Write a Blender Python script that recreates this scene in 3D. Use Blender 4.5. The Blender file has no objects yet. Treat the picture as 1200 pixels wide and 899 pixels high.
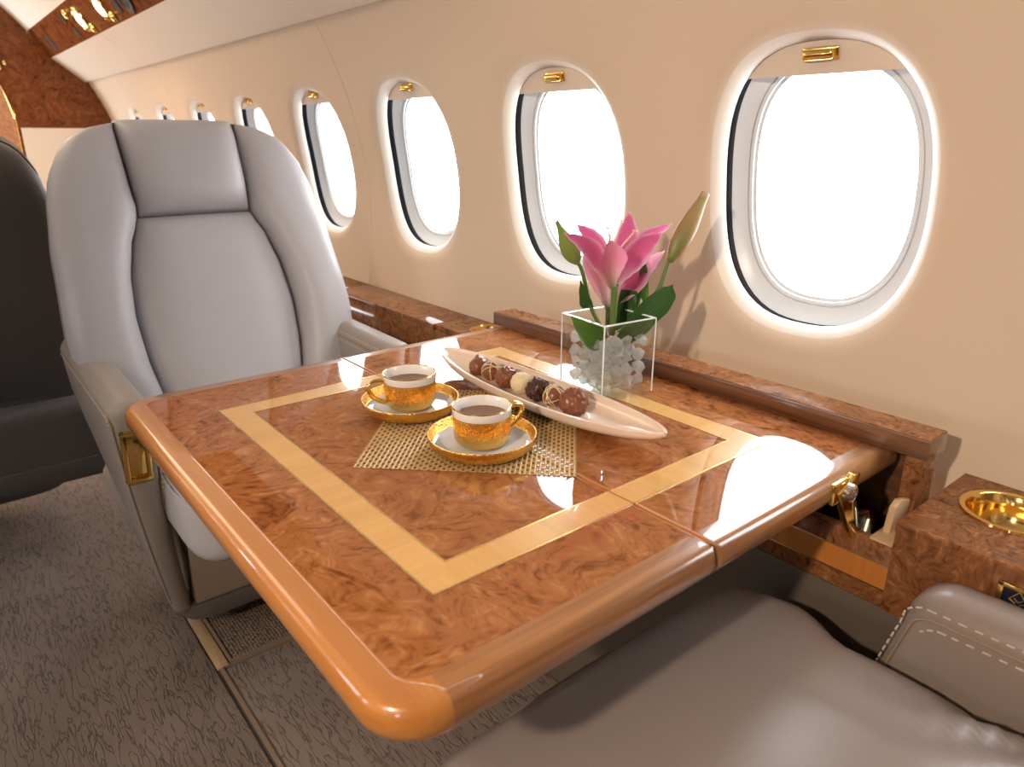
import bpy, bmesh, math, random
from math import sin, cos, pi, sqrt, atan2, asin, radians
from mathutils import Vector, Matrix, noise

random.seed(7)
S = bpy.context.scene
COL = S.collection
LIFT = 0.66          # modelling datum is the table top; everything is lifted so the floor lies at z = 0

# ------------------------------------------------------------------ camera
cd = bpy.data.cameras.new('camera')
cam = bpy.data.objects.new('camera', cd)
COL.objects.link(cam)
S.camera = cam
cd.sensor_fit = 'HORIZONTAL'
cd.sensor_width = 36.0
cd.lens = 24.997
cd.clip_start = 0.02
cd.dof.use_dof = True
cd.dof.focus_distance = 1.05
cd.dof.aperture_fstop = 6.3
RX = Vector((0.77509682, -0.63183999, 0.00177508))
RD = Vector((-0.20641841, -0.25587281, -0.94441546))
RF = Vector((0.59717364, 0.73164701, -0.3287496))
M = Matrix((RX, -RD, -RF)).transposed().to_4x4()
M.translation = Vector((0, 0, 0.36 + LIFT))
cam.matrix_world = M

# ------------------------------------------------------------------ world, lamps, exposure
W = bpy.data.worlds.new('bright_overcast_sky')
S.world = W
W.use_nodes = True
bg = W.node_tree.nodes['Background']
bg.inputs[0].default_value = (0.92, 0.96, 1.0, 1)
bg.inputs[1].default_value = 20.0
S.view_settings.view_transform = 'Standard'
S.view_settings.look = 'None'
S.view_settings.exposure = -0.85
S.view_settings.gamma = 1.0
S.view_settings.use_curve_mapping = False
S.cycles.use_denoising = True
S.cycles.caustics_reflective = False
S.cycles.caustics_refractive = False
S.cycles.sample_clamp_indirect = 6.0
S.cycles.max_bounces = 10
S.cycles.transparent_max_bounces = 24
S.cycles.transmission_bounces = 12
S.cycles.glossy_bounces = 5


def lamp(name, kind, loc, power, color, aim=None, **kw):
    ld = bpy.data.lights.new(name, kind)
    ld.energy = power
    ld.color = color
    for k, v in kw.items():
        setattr(ld, k, v)
    o = bpy.data.objects.new(name, ld)
    COL.objects.link(o)
    o.location = (loc[0], loc[1], loc[2] + LIFT)
    if aim is not None:
        d = Vector((aim[0] - loc[0], aim[1] - loc[1], aim[2] - loc[2]))
        o.rotation_euler = d.to_track_quat('-Z', 'Y').to_euler()
    return o


# reading lamp of the opposite overhead panel (port side), the one hard key of the scene
lamp('reading_lamp_key', 'SPOT', (-0.80, 0.10, 0.74), 125.0, (1.0, 0.80, 0.60), (0.72, 0.42, -0.05),
     spot_size=radians(84), spot_blend=0.7, shadow_soft_size=0.035)
# small warm lamps of the starboard overhead panel
for yy in (3.64, 3.26):
    lamp('reading_lamp_starboard', 'SPOT', (0.665, yy, 0.785), 16.0, (1.0, 0.66, 0.34), (0.35, yy, -0.5),
         spot_size=radians(150), spot_blend=0.8, shadow_soft_size=0.03)
# warm wash light behind the overhead valance
lamp('valance_wash', 'AREA', (0.872, 1.6, 0.672), 4.0, (1.0, 0.80, 0.52), (0.872, 1.6, 0.0),
     shape='RECTANGLE', size=0.012, size_y=6.0)
lamp('ceiling_fill', 'AREA', (-0.12, 3.1, 1.10), 26.0, (1.0, 0.78, 0.56), (-0.12, 3.1, 0.0),
     shape='RECTANGLE', size=0.5, size_y=2.8)  # added warm fill just below the ceiling, not a cabin fixture
# added warm fill light that brightens the far cabin, across the aisle
lamp('far_fill', 'POINT', (-0.60, 3.4, 0.50), 34.0, (1.0, 0.74, 0.46), shadow_soft_size=0.09)

# ------------------------------------------------------------------ helpers
BASE = {}


def tag(o, label=None, cat=None, group=None, kind=None):
    if label: o['label'] = label
    if cat: o['category'] = cat
    if group: o['group'] = group
    if kind: o['kind'] = kind
    return o


def thing(name, label, cat, loc=(0, 0, 0), group=None, kind=None):
    o = bpy.data.objects.new(name, None)
    o.empty_display_size = 0.05
    COL.objects.link(o)
    o.location = loc
    BASE[o] = Vector(loc)
    return tag(o, label, cat, group, kind)


def obj(name, bm, m, parent=None, smooth=40, label=None):
    """link a bmesh as one object; its coordinates are given in the modelling space of the top-level thing"""
    me = bpy.data.meshes.new(name)
    bmesh.ops.recalc_face_normals(bm, faces=bm.faces)
    base = BASE.get(parent, Vector((0, 0, 0))) if parent else Vector((0, 0, 0))
    if base.length > 0:
        bmesh.ops.translate(bm, verts=bm.verts, vec=-base)
    bm.to_mesh(me)
    bm.free()
    if smooth:
        for p in me.polygons: p.use_smooth = True
        me.set_sharp_from_angle(angle=radians(smooth))
    for x in (m if isinstance(m, (list, tuple)) else [m]):
        me.materials.append(x)
    o = bpy.data.objects.new(name, me)
    COL.objects.link(o)
    if parent:
        o.parent = parent
        BASE[o] = base
    if label: o['label'] = label
    return o


def lone(name, bm, m, label, cat, group=None, kind=None, smooth=40):
    """a top-level thing that is one mesh: origin at the middle of its base"""
    lo = Vector((min(v.co.x for v in bm.verts), min(v.co.y for v in bm.verts), min(v.co.z for v in bm.verts)))
    hi = Vector((max(v.co.x for v in bm.verts), max(v.co.y for v in bm.verts), 0))
    c = Vector(((lo.x + hi.x) / 2, (lo.y + hi.y) / 2, lo.z))
    bmesh.ops.translate(bm, verts=bm.verts, vec=-c)
    o = obj(name, bm, m, None, smooth)
    o.location = c
    BASE[o] = c
    return tag(o, label, cat, group, kind)


def copy_tree(o, parent=None):
    c = o.copy()
    COL.objects.link(c)
    if parent: c.parent = parent
    for ch in list(o.children): copy_tree(ch, c)
    return c


def box(bm, x0, x1, y0, y1, z0, z1, bev=0.0, seg=2):
    t = bmesh.new()
    bmesh.ops.create_cube(t, size=1)
    for v in t.verts:
        v.co = Vector(((x0 + x1) / 2 + v.co.x * (x1 - x0), (y0 + y1) / 2 + v.co.y * (y1 - y0), (z0 + z1) / 2 + v.co.z * (z1 - z0)))
    if bev: bmesh.ops.bevel(t, geom=t.edges[:], offset=bev, segments=seg, affect='EDGES', profile=0.5)
    merge(bm, t)
    return bm


def merge(bm, t, mat=None):
    me = bpy.data.meshes.new('tmp')
    if mat is not None: bmesh.ops.transform(t, matrix=mat, verts=t.verts)
    t.to_mesh(me)
    t.free()
    bm.from_mesh(me)
    bpy.data.meshes.remove(me)


def BM(): return bmesh.new()


def cbox(*a, **k): return box(BM(), *a, **k)


def rings(bm, loops, close=True, cap0=False, cap1=False):
    """skin a list of equally long vertex loops"""
    vs = [[bm.verts.new(p) for p in lp] for lp in loops]
    n = len(vs[0])
    for a, b in zip(vs[:-1], vs[1:]):
        for i in range(n if close else n - 1):
            j = (i + 1) % n
            bm.faces.new((a[i], a[j], b[j], b[i]))
    if cap0: bm.faces.new(list(reversed(vs[0])))
    if cap1: bm.faces.new(vs[-1])
    return vs


def lathe(bm, prof, c, n=48, cap0=True, cap1=False):
    loops = [[(c[0] + r * cos(2 * pi * k / n), c[1] + r * sin(2 * pi * k / n), c[2] + z) for k in range(n)] for r, z in prof]
    return rings(bm, loops, True, cap0, cap1)


def tube(bm, pts, r, n=8, caps=True):
    pts = [Vector(p) for p in pts]
    rr = r if isinstance(r, (list, tuple)) else [r] * len(pts)
    loops = []
    ref = Vector((0.13, 0.21, 0.97))
    for i, p in enumerate(pts):
        t = (pts[min(i + 1, len(pts) - 1)] - pts[max(i - 1, 0)]).normalized()
        a = t.cross(ref)
        if a.length < 1e-3: a = t.cross(Vector((1, 0, 0)))
        a.normalize()
        b = t.cross(a).normalized()
        ref = b.cross(t) if False else ref
        loops.append([p + (a * cos(2 * pi * k / n) + b * sin(2 * pi * k / n)) * rr[i] for k in range(n)])
    return rings(bm, loops, True, caps, caps)


def spline(pts, n=24):
    """Catmull-Rom through pts"""
    P = [Vector(p) for p in pts]
    P = [P[0] * 2 - P[1]] + P + [P[-1] * 2 - P[-2]]
    out = []
    m = len(P) - 3
    for k in range(n + 1):
        u = k / n * m
        i = min(int(u), m - 1)
        t = u - i
        a, b, c, d = P[i:i + 4]
        out.append(0.5 * ((2 * b) + (c - a) * t + (2 * a - 5 * b + 4 * c - d) * t * t + (3 * b - a - 3 * c + d) * t ** 3))
    return out


def prism(bm, poly, axis, a, b, bev=0.0):
    """extrude a 2-D polygon along an axis between a and b"""
    def P(p, t):
        return {'x': (t, p[0], p[1]), 'y': (p[0], t, p[1]), 'z': (p[0], p[1], t)}[axis]
    t = BM()
    lo = [t.verts.new(P(p, a)) for p in poly]
    hi = [t.verts.new(P(p, b)) for p in poly]
    n = len(poly)
    t.faces.new(lo)
    t.faces.new(list(reversed(hi)))
    for i in range(n): t.faces.new((lo[i], hi[i], hi[(i + 1) % n], lo[(i + 1) % n]))
    bmesh.ops.recalc_face_normals(t, faces=t.faces)
    if bev: bmesh.ops.bevel(t, geom=t.edges[:], offset=bev, segments=2, affect='EDGES', profile=0.5)
    merge(bm, t)
    return bm


def rbox(bm, c, s, r, n=14, puff=(0, 0, 0), warp=None):
    """upholstered block: rounded box whose faces bulge"""
    t = BM()
    bmesh.ops.create_cube(t, size=2)
    bmesh.ops.subdivide_edges(t, edges=t.edges[:], cuts=n, use_grid_fill=True)
    h = Vector(s) / 2
    for v in t.verts:
        p = v.co.copy()
        u = Vector([math.copysign(abs(sin(q * pi / 2)) ** 0.8, q) if abs(q) < 1 else q for q in p])
        q = Vector((u.x * h.x, u.y * h.y, u.z * h.z))
        core = Vector([max(-(h[i] - r), min(h[i] - r, q[i])) for i in range(3)])
        d = q - core
        if d.length > 1e-9: q = core + d.normalized() * r
        f = [1 - u[i] ** 2 for i in range(3)]
        q.z += math.copysign(puff[2] * f[0] * f[1], u.z) if abs(u.z) > .5 else 0
        q.y += math.copysign(puff[1] * f[0] * f[2], u.y) if abs(u.y) > .5 else 0
        q.x += math.copysign(puff[0] * f[1] * f[2], u.x) if abs(u.x) > .5 else 0
        q += Vector(c)
        if warp: q = warp(q)
        v.co = q
    merge(bm, t)
    return bm


# ------------------------------------------------------------------ materials
class NT:
    def __init__(self, name):
        self.m = bpy.data.materials.new(name)
        self.m.use_nodes = True
        self.t = self.m.node_tree
        self.b = self.t.nodes['Principled BSDF']
        self.out = self.t.nodes['Material Output']

    def n(self, typ, ins=None, **props):
        nd = self.t.nodes.new(typ)
        for k, v in props.items(): setattr(nd, k, v)
        for k, v in (ins or {}).items():
            if isinstance(v, bpy.types.NodeSocket): self.t.links.new(v, nd.inputs[k])
            else: nd.inputs[k].default_value = v
        return nd

    def set(self, **kw):
        for k, v in kw.items():
            s = self.b.inputs[k.replace('_', ' ')]
            if isinstance(v, bpy.types.NodeSocket): self.t.links.new(v, s)
            else: s.default_value = v

    def coord(self, scale=(1, 1, 1), rot=(0, 0, 0), loc=(0, 0, 0)):
        tc = self.n('ShaderNodeTexCoord')
        return self.n('ShaderNodeMapping', {0: tc.outputs['Object'], 1: loc, 2: rot, 3: scale}).outputs[0]

    def ramp(self, fac, stops):
        r = self.n('ShaderNodeValToRGB', {0: fac})
        e = r.color_ramp.elements
        while len(e) < len(stops): e.new(0.5)
        for i, (p, c) in enumerate(stops):
            e[i].position = p
            e[i].color = (*c, 1) if len(c) == 3 else c
        return r.outputs[0]

    def mix(self, fac, a, b, mode='MIX'):
        nd = self.n('ShaderNodeMix', data_type='RGBA', blend_type=mode)
        for s, v in ((nd.inputs[0], fac), (nd.inputs[6], a), (nd.inputs[7], b)):
            if isinstance(v, bpy.types.NodeSocket): self.t.links.new(v, s)
            else: s.default_value = (*v, 1) if isinstance(v, tuple) and len(v) == 3 else v
        return nd.outputs[2]

    def bump(self, height, strength=0.3, dist=0.001):
        b = self.n('ShaderNodeBump', {'Height': height, 'Strength': strength, 'Distance': dist})
        self.t.links.new(b.outputs[0], self.b.inputs['Normal'])


def plain(name, col, rough=0.5, metal=0.0, coat=0.0, emit=None, es=0, spec=None):
    N = NT(name)
    N.set(Base_Color=(*col, 1), Roughness=rough, Metallic=metal, Coat_Weight=coat)
    if emit: N.set(Emission_Color=(*emit, 1), Emission_Strength=es)
    if spec is not None: N.set(Specular_IOR_Level=spec)
    return N.m


def burl(name, dark, mid, light, scale=1.0, coat=1.0, rough=0.25, crough=0.02):
    N = NT(name)
    co = N.coord((scale, scale, scale))
    w = N.n('ShaderNodeTexNoise', {'Vector': co, 'Scale': 7.0, 'Detail': 3.0, 'Roughness': 0.5, 'Distortion': 1.0})
    warp = N.n('ShaderNodeVectorMath', {0: w.outputs['Color'], 3: 0.16}, operation='SCALE')
    c2 = N.n('ShaderNodeVectorMath', {0: co, 1: warp.outputs[0]}, operation='ADD').outputs[0]
    big = N.n('ShaderNodeTexNoise', {'Vector': c2, 'Scale': 9.0, 'Detail': 3.0, 'Roughness': 0.5, 'Distortion': 1.2})
    # contour-like growth rings round the burl eyes
    ring = N.n('ShaderNodeMath', {0: big.outputs[0], 1: 62.0}, operation='MULTIPLY')
    ring = N.n('ShaderNodeMath', {0: ring.outputs[0]}, operation='SINE')
    mid_n = N.n('ShaderNodeTexNoise', {'Vector': c2, 'Scale': 15.0, 'Detail': 5.0, 'Roughness': 0.60, 'Distortion': 3.2})
    fine = N.n('ShaderNodeTexNoise', {'Vector': c2, 'Scale': 140.0, 'Detail': 3.0, 'Roughness': 0.6, 'Distortion': 1.0})
    eyes = N.n('ShaderNodeTexVoronoi', {'Vector': c2, 'Scale': 48.0, 'Randomness': 1.0})
    eyem = N.n('ShaderNodeMapRange', {0: eyes.outputs[0], 1: 0.02, 2: 0.42, 3: 1.0, 4: 0.0}, interpolation_type='SMOOTHSTEP')
    zone = N.n('ShaderNodeTexNoise', {'Vector': co, 'Scale': 8.0, 'Detail': 2.0})
    zonem = N.n('ShaderNodeMapRange', {0: zone.outputs[0], 1: 0.48, 2: 0.66, 3: 0.0, 4: 1.0})
    eye = N.n('ShaderNodeMath', {0: eyem.outputs[0], 1: zonem.outputs[0]}, operation='MULTIPLY').outputs[0]
    a = N.n('ShaderNodeMath', {0: ring.outputs[0], 1: 0.065, 2: mid_n.outputs[0]}, operation='MULTIPLY_ADD').outputs[0]
    b = N.n('ShaderNodeMath', {0: fine.outputs[0], 1: 0.25, 2: a}, operation='MULTIPLY_ADD').outputs[0]
    c = N.ramp(b, [(0.38, dark), (0.60, mid), (0.66, mid), (0.88, light)])
    c = N.mix(N.n('ShaderNodeMath', {0: eye, 1: 0.8}, operation='MULTIPLY').outputs[0], c, tuple(x * 0.6 for x in dark))
    N.set(Base_Color=c, Roughness=rough, Coat_Weight=coat, Coat_Roughness=crough, Specular_IOR_Level=0.0)
    return N.m


def grain(name, dark, light, axis='y', scale=1.0, coat=1.0, rough=0.3, crough=0.03):
    N = NT(name)
    sc = {'x': (3, 90, 90), 'y': (90, 3, 90), 'z': (90, 90, 3)}[axis]
    co = N.coord(tuple(s * scale for s in sc))
    a = N.n('ShaderNodeTexNoise', {'Vector': co, 'Scale': 1.0, 'Detail': 5.0, 'Roughness': 0.65, 'Distortion': 0.6})
    c = N.ramp(a.outputs[0], [(0.32, dark), (0.70, light)])
    N.set(Base_Color=c, Roughness=rough, Coat_Weight=coat, Coat_Roughness=crough)
    return N.m


def leather(name, col, rough=0.42):
    N = NT(name)
    co = N.coord()
    v = N.n('ShaderNodeTexVoronoi', {'Vector': co, 'Scale': 520.0}, feature='DISTANCE_TO_EDGE')
    s = N.n('ShaderNodeTexNoise', {'Vector': co, 'Scale': 14.0, 'Detail': 4.0, 'Distortion': 0.8})
    h = N.n('ShaderNodeMath', {0: s.outputs[0], 1: 3.0, 2: v.outputs[0]}, operation='MULTIPLY_ADD').outputs[0]
    tone = N.n('ShaderNodeTexNoise', {'Vector': co, 'Scale': 4.0, 'Detail': 3.0})
    c = N.mix(tone.outputs[0], tuple(x * 0.92 for x in col), tuple(x * 1.07 for x in col))
    N.set(Base_Color=c, Roughness=rough, Specular_IOR_Level=0.5)
    N.bump(h, 0.10, 0.0012)
    return N.m


def carpet(name, dark, light, sx=105, sy=18):
    N = NT(name)
    co = N.coord()
    st = N.n('ShaderNodeMapping', {0: co, 2: (0, 0, radians(14)), 3: (sx, sy, 60)}).outputs[0]
    nz = N.n('ShaderNodeTexNoise', {'Vector': st, 'Scale': 1.0, 'Detail': 1.5, 'Roughness': 0.5, 'Distortion': 0.35})
    cr = N.n('ShaderNodeMath', {0: nz.outputs[0], 1: 0.5}, operation='SUBTRACT')
    cr = N.n('ShaderNodeMath', {0: cr.outputs[0]}, operation='ABSOLUTE')
    pile = N.n('ShaderNodeTexNoise', {'Vector': co, 'Scale': 700.0, 'Detail': 2.0})
    tone = N.n('ShaderNodeTexNoise', {'Vector': co, 'Scale': 5.0, 'Detail': 3.0})
    f = N.n('ShaderNodeMapRange', {0: cr.outputs[0], 1: 0.0, 2: 0.055, 3: 0.0, 4: 1.0}).outputs[0]
    f2 = N.n('ShaderNodeMath', {0: pile.outputs[0], 1: 0.5, 2: f}, operation='MULTIPLY_ADD').outputs[0]
    c = N.ramp(f2, [(0.2, dark), (0.75, light), (1.0, tuple(x * 1.15 for x in light))])
    c = N.mix(0.25, c, N.ramp(tone.outputs[0], [(0.35, tuple(x * 0.8 for x in dark)), (0.65, light)]))
    N.set(Base_Color=c, Roughness=0.95, Specular_IOR_Level=0.1)
    N.bump(f2, 0.5, 0.003)
    return N.m


def clear(name, tint=(0.97, 0.99, 0.98), rough=0.0):
    """thin clear sheet: see-through with fresnel reflections"""
    N = NT(name)
    tr = N.n('ShaderNodeBsdfTransparent', {0: (*tint, 1)})
    gl = N.n('ShaderNodeBsdfGlossy', {'Color': (1, 1, 1, 1), 'Roughness': rough})
    lw = N.n('ShaderNodeLayerWeight', {'Blend': 0.5})
    p5 = N.n('ShaderNodeMath', {0: lw.outputs['Facing'], 1: 5.0}, operation='POWER')
    fr = N.n('ShaderNodeMath', {0: p5.outputs[0], 1: 0.9, 2: 0.04}, operation='MULTIPLY_ADD')
    mx = N.n('ShaderNodeMixShader', {0: fr.outputs[0], 1: tr.outputs[0], 2: gl.outputs[0]})
    N.t.links.new(mx.outputs[0], N.out.inputs[0])
    return N.m


def wallmat():
    N = NT('cream_wall_covering')
    co = N.coord()
    a = N.n('ShaderNodeTexNoise', {'Vector': co, 'Scale': 3.0, 'Detail': 3.0})
    f = N.n('ShaderNodeTexNoise', {'Vector': co, 'Scale': 240.0, 'Detail': 2.0})
    N.set(Base_Color=N.mix(a.outputs[0], (0.655, 0.53, 0.405), (0.69, 0.57, 0.445)), Roughness=0.55, Specular_IOR_Level=0.3)
    N.bump(f.outputs[0], 0.06, 0.0008)
    return N.m


def goldhammer():
    N = NT('hammered_gold')
    co = N.coord((1, 1, 0.38))
    v = N.n('ShaderNodeTexVoronoi', {'Vector': co, 'Scale': 620.0}, feature='SMOOTH_F1')
    N.set(Base_Color=(0.86, 0.53, 0.14, 1), Metallic=1.0, Roughness=0.22)
    N.bump(v.outputs[0], 0.9, 0.0010)
    return N.m


MT = dict(
    wall=wallmat(),
    cove=plain('pale_valance_leather', (0.74, 0.64, 0.53), 0.5),
    ceil=plain('ceiling_fabric', (0.78, 0.73, 0.65), 0.7),
    reveal=plain('white_window_moulding', (0.76, 0.81, 0.86), 0.30),
    lit_rim=plain('window_rim_glow', (0.76, 0.695, 0.615), 0.4),  # wall rim with the glow of the window painted in as a paler colour
    gasket=plain('dark_window_slot', (0.02, 0.02, 0.022), 0.7),
    shade=plain('cream_shade', (0.70, 0.60, 0.50), 0.5),
    pane=clear('window_pane', (0.985, 0.99, 0.995)),
    burl=burl('lacquered_burl_veneer', (0.155, 0.046, 0.014), (0.37, 0.135, 0.044), (0.52, 0.235, 0.09)),
    burl2=burl('walnut_burl', (0.070, 0.022, 0.007), (0.225, 0.086, 0.031), (0.38, 0.175, 0.072), 1.3, 0.7, 0.35, 0.08),
    burl3=burl('bulkhead_burl', (0.06, 0.016, 0.006), (0.17, 0.052, 0.017), (0.27, 0.09, 0.03), 0.55, 0.4, 0.4, 0.15),
    band=grain('solid_edge_wood', (0.44, 0.155, 0.032), (0.57, 0.24, 0.055), 'y', 0.6),
    bandx=grain('solid_edge_wood_cross', (0.22, 0.085, 0.028), (0.46, 0.21, 0.075), 'x', 0.8),
    satin=grain('satinwood', (0.70, 0.375, 0.10), (0.82, 0.48, 0.15), 'x', 0.5),
    satin2=grain('satinwood_b', (0.70, 0.375, 0.10), (0.82, 0.48, 0.15), 'y', 0.5),
    walnut=grain('straight_walnut', (0.075, 0.027, 0.011), (0.22, 0.095, 0.04), 'y', 0.8, 0.6),
    orange=grain('orange_satinwood', (0.46, 0.15, 0.025), (0.58, 0.22, 0.045), 'z', 0.6, 0.6),
    maple=grain('pale_maple', (0.55, 0.36, 0.19), (0.68, 0.47, 0.27), 'z', 0.6, 0.2),
    brass=plain('polished_brass', (0.90, 0.62, 0.20), 0.14, 1.0),
    brassline=plain('brass_stringing', (0.95, 0.74, 0.34), 0.25, 1.0),
    gold=plain('polished_gold', (0.93, 0.63, 0.20), 0.10, 1.0),
    hammer=goldhammer(),
    steel=plain('bright_steel', (0.75, 0.74, 0.73), 0.18, 1.0),
    black=plain('black_fitting', (0.012, 0.012, 0.013), 0.4),
    leather=leather('grey_leather', (0.51, 0.50, 0.52), 0.40),
    leather_warm_dim=leather('grey_leather_warm_dim', (0.275, 0.222, 0.195), 0.31),  # same grey leather, with the dim warm light put into its colour
    leather_side=leather('taupe_leather', (0.33, 0.285, 0.245), 0.45),
    leather_dark=leather('dark_leather', (0.115, 0.108, 0.108), 0.5),
    piping=plain('tan_piping', (0.30, 0.22, 0.16), 0.6),
    thread=plain('pale_thread', (0.62, 0.54, 0.45), 0.8),
    skirt=plain('grey_plastic', (0.13, 0.115, 0.105), 0.5),
    panel=plain('seat_base_panel', (0.36, 0.28, 0.215), 0.5),
    carpet=carpet('sculpted_carpet', (0.115, 0.088, 0.072), (0.27, 0.215, 0.178)),
    binding=plain('carpet_binding', (0.26, 0.18, 0.125), 0.9),
    dado=plain('taupe_dado', (0.125, 0.097, 0.073), 0.6),
    porcelain=plain('white_porcelain', (0.86, 0.84, 0.82), 0.08, 0, 0.6),
    dish=plain('peach_porcelain', (0.84, 0.68, 0.56), 0.16, 0, 0.5),
    coffee=plain('black_coffee', (0.17, 0.065, 0.026), 0.05, 0, 0.3),
    dkchoc=plain('dark_chocolate', (0.055, 0.018, 0.011), 0.38),
    mlchoc=plain('milk_chocolate', (0.21, 0.070, 0.027), 0.30),
    whchoc=plain('white_chocolate', (0.80, 0.66, 0.40), 0.4),
    rattan=plain('golden_strand', (0.64, 0.42, 0.17), 0.38, 0.35),
    rattan2=plain('pale_golden_strand', (0.74, 0.56, 0.30), 0.38, 0.25),
    glass=clear('vase_glass'),
    glassrim=plain('glass_edge_glint', (0.86, 0.92, 0.91), 0.15, 0, 0.5),  # opaque pale strips that paint the bright glints along the vase edges
    green=plain('leaf_green', (0.055, 0.16, 0.028), 0.35),
    stem=plain('stem_green', (0.10, 0.17, 0.035), 0.45),
    ltgreen=plain('bud_green', (0.20, 0.29, 0.06), 0.42),
    navy=plain('navy_plate', (0.010, 0.012, 0.03), 0.3),
    ink=plain('printed_ink', (0.05, 0.035, 0.06), 0.6),
    bulb=plain('lamp_glow', (1, 0.9, 0.7), 0.5, 0, 0, (1.0, 0.80, 0.48), 14.0),
)


def ice():
    N = NT('clear_acrylic')
    g = N.n('ShaderNodeBsdfGlass', {'Color': (0.99, 1.0, 0.995, 1), 'Roughness': 0.0, 'IOR': 1.30})
    tr = N.n('ShaderNodeBsdfTransparent', {0: (0.98, 0.99, 0.985, 1)})
    tl0 = N.n('ShaderNodeBsdfTranslucent', {0: (0.97, 0.98, 0.98, 1)})
    df0 = N.n('ShaderNodeBsdfDiffuse', {0: (0.95, 0.96, 0.96, 1)})
    tl = N.n('ShaderNodeMixShader', {0: 0.5, 1: tl0.outputs[0], 2: df0.outputs[0]})
    mx = N.n('ShaderNodeMixShader', {0: 0.50, 1: g.outputs[0], 2: tr.outputs[0]})
    m2 = N.n('ShaderNodeMixShader', {0: 0.34, 1: mx.outputs[0], 2: tl.outputs[0]})
    N.t.links.new(m2.outputs[0], N.out.inputs[0])
    return N.m


def petalmat(name, deep, pale, edge):
    N = NT(name)
    uv = N.n('ShaderNodeUVMap', uv_map='UVMap')
    sep = N.n('ShaderNodeSeparateXYZ', {0: uv.outputs[0]})
    along, across = sep.outputs[1], sep.outputs[0]
    c = N.ramp(along, [(0.0, (0.55, 0.62, 0.36)), (0.13, pale), (0.45, deep), (0.93, deep), (1.0, pale)])
    d = N.n('ShaderNodeMath', {0: across, 1: 0.5}, operation='SUBTRACT')
    d = N.n('ShaderNodeMath', {0: d.outputs[0]}, operation='ABSOLUTE')
    e = N.n('ShaderNodeMapRange', {0: d.outputs[0], 1: 0.30, 2: 0.5, 3: 0.0, 4: 0.9})
    c = N.mix(e.outputs[0], c, edge)
    vein = N.n('ShaderNodeMath', {0: d.outputs[0], 1: 150.0}, operation='MULTIPLY')
    vein = N.n('ShaderNodeMath', {0: vein.outputs[0]}, operation='SINE')
    N.set(Base_Color=c, Roughness=0.45, Subsurface_Weight=0.0)
    N.bump(vein.outputs[0], 0.25, 0.0006)
    tl = N.n('ShaderNodeBsdfTranslucent', {0: c})
    mx = N.n('ShaderNodeMixShader', {0: 0.35, 1: N.b.outputs[0], 2: tl.outputs[0]})
    N.t.links.new(mx.outputs[0], N.out.inputs[0])
    return N.m


def leafmat(name, a, b):
    N = NT(name)
    uv = N.n('ShaderNodeUVMap', uv_map='UVMap')
    sep = N.n('ShaderNodeSeparateXYZ', {0: uv.outputs[0]})
    s = N.n('ShaderNodeMath', {0: sep.outputs[0], 1: 60.0}, operation='MULTIPLY')
    s = N.n('ShaderNodeMath', {0: s.outputs[0]}, operation='SINE')
    f = N.n('ShaderNodeMapRange', {0: s.outputs[0], 1: -1.0, 2: 1.0})
    c = N.mix(f.outputs[0], a, b)
    N.set(Base_Color=c, Roughness=0.32)
    N.bump(s.outputs[0], 0.2, 0.0005)
    tl = N.n('ShaderNodeBsdfTranslucent', {0: c})
    mx = N.n('ShaderNodeMixShader', {0: 0.25, 1: N.b.outputs[0], 2: tl.outputs[0]})
    N.t.links.new(mx.outputs[0], N.out.inputs[0])
    return N.m


def budmat():
    N = NT('bronze_bud')
    uv = N.n('ShaderNodeUVMap', uv_map='UVMap')
    sep = N.n('ShaderNodeSeparateXYZ', {0: uv.outputs[0]})
    c = N.ramp(sep.outputs[1], [(0.0, (0.13, 0.22, 0.04)), (0.25, (0.20, 0.22, 0.06)), (0.55, (0.34, 0.22, 0.09)), (0.9, (0.30, 0.27, 0.10)), (1.0, (0.62, 0.40, 0.36))])
    st = N.n('ShaderNodeMath', {0: sep.outputs[0], 1: 18.85}, operation='MULTIPLY')
    st = N.n('ShaderNodeMath', {0: st.outputs[0]}, operation='COSINE')
    f = N.n('ShaderNodeMapRange', {0: st.outputs[0], 1: 0.2, 2: 1.0, 3: 0.0, 4: 0.75})
    c = N.mix(f.outputs[0], c, (0.36, 0.13, 0.06))
    N.set(Base_Color=c, Roughness=0.42)
    return N.m


def coarse():
    N = NT('coarse_woven_mat')
    co = N.coord()
    ch = N.n('ShaderNodeTexVoronoi', {'Vector': co, 'Scale': 150.0, 'Randomness': 0.35})
    c = N.ramp(ch.outputs[0], [(0.1, (0.42, 0.31, 0.22)), (0.6, (0.06, 0.038, 0.026))])
    N.set(Base_Color=c, Roughness=0.9)
    inv = N.n('ShaderNodeMath', {0: 1.0, 1: ch.outputs[0]}, operation='SUBTRACT')
    N.bump(inv.outputs[0], 1.0, 0.003)
    return N.m


MT['ice'] = ice()
MT['petal'] = petalmat('pink_petal', (0.80, 0.22, 0.45), (0.88, 0.62, 0.66), (0.93, 0.74, 0.82))
MT['petal3'] = petalmat('blush_petal', (0.84, 0.40, 0.52), (0.84, 0.70, 0.58), (0.88, 0.46, 0.62))
MT['petal2'] = petalmat('pale_pink_petal', (0.85, 0.42, 0.54), (0.88, 0.72, 0.70), (0.88, 0.62, 0.68))
MT['leaf'] = leafmat('lily_leaf', (0.040, 0.125, 0.022), (0.085, 0.21, 0.040))
MT['leaf2'] = leafmat('young_lily_leaf', (0.11, 0.23, 0.035), (0.19, 0.33, 0.07))
MT['bud'] = budmat()
MT['coarse'] = coarse()

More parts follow.
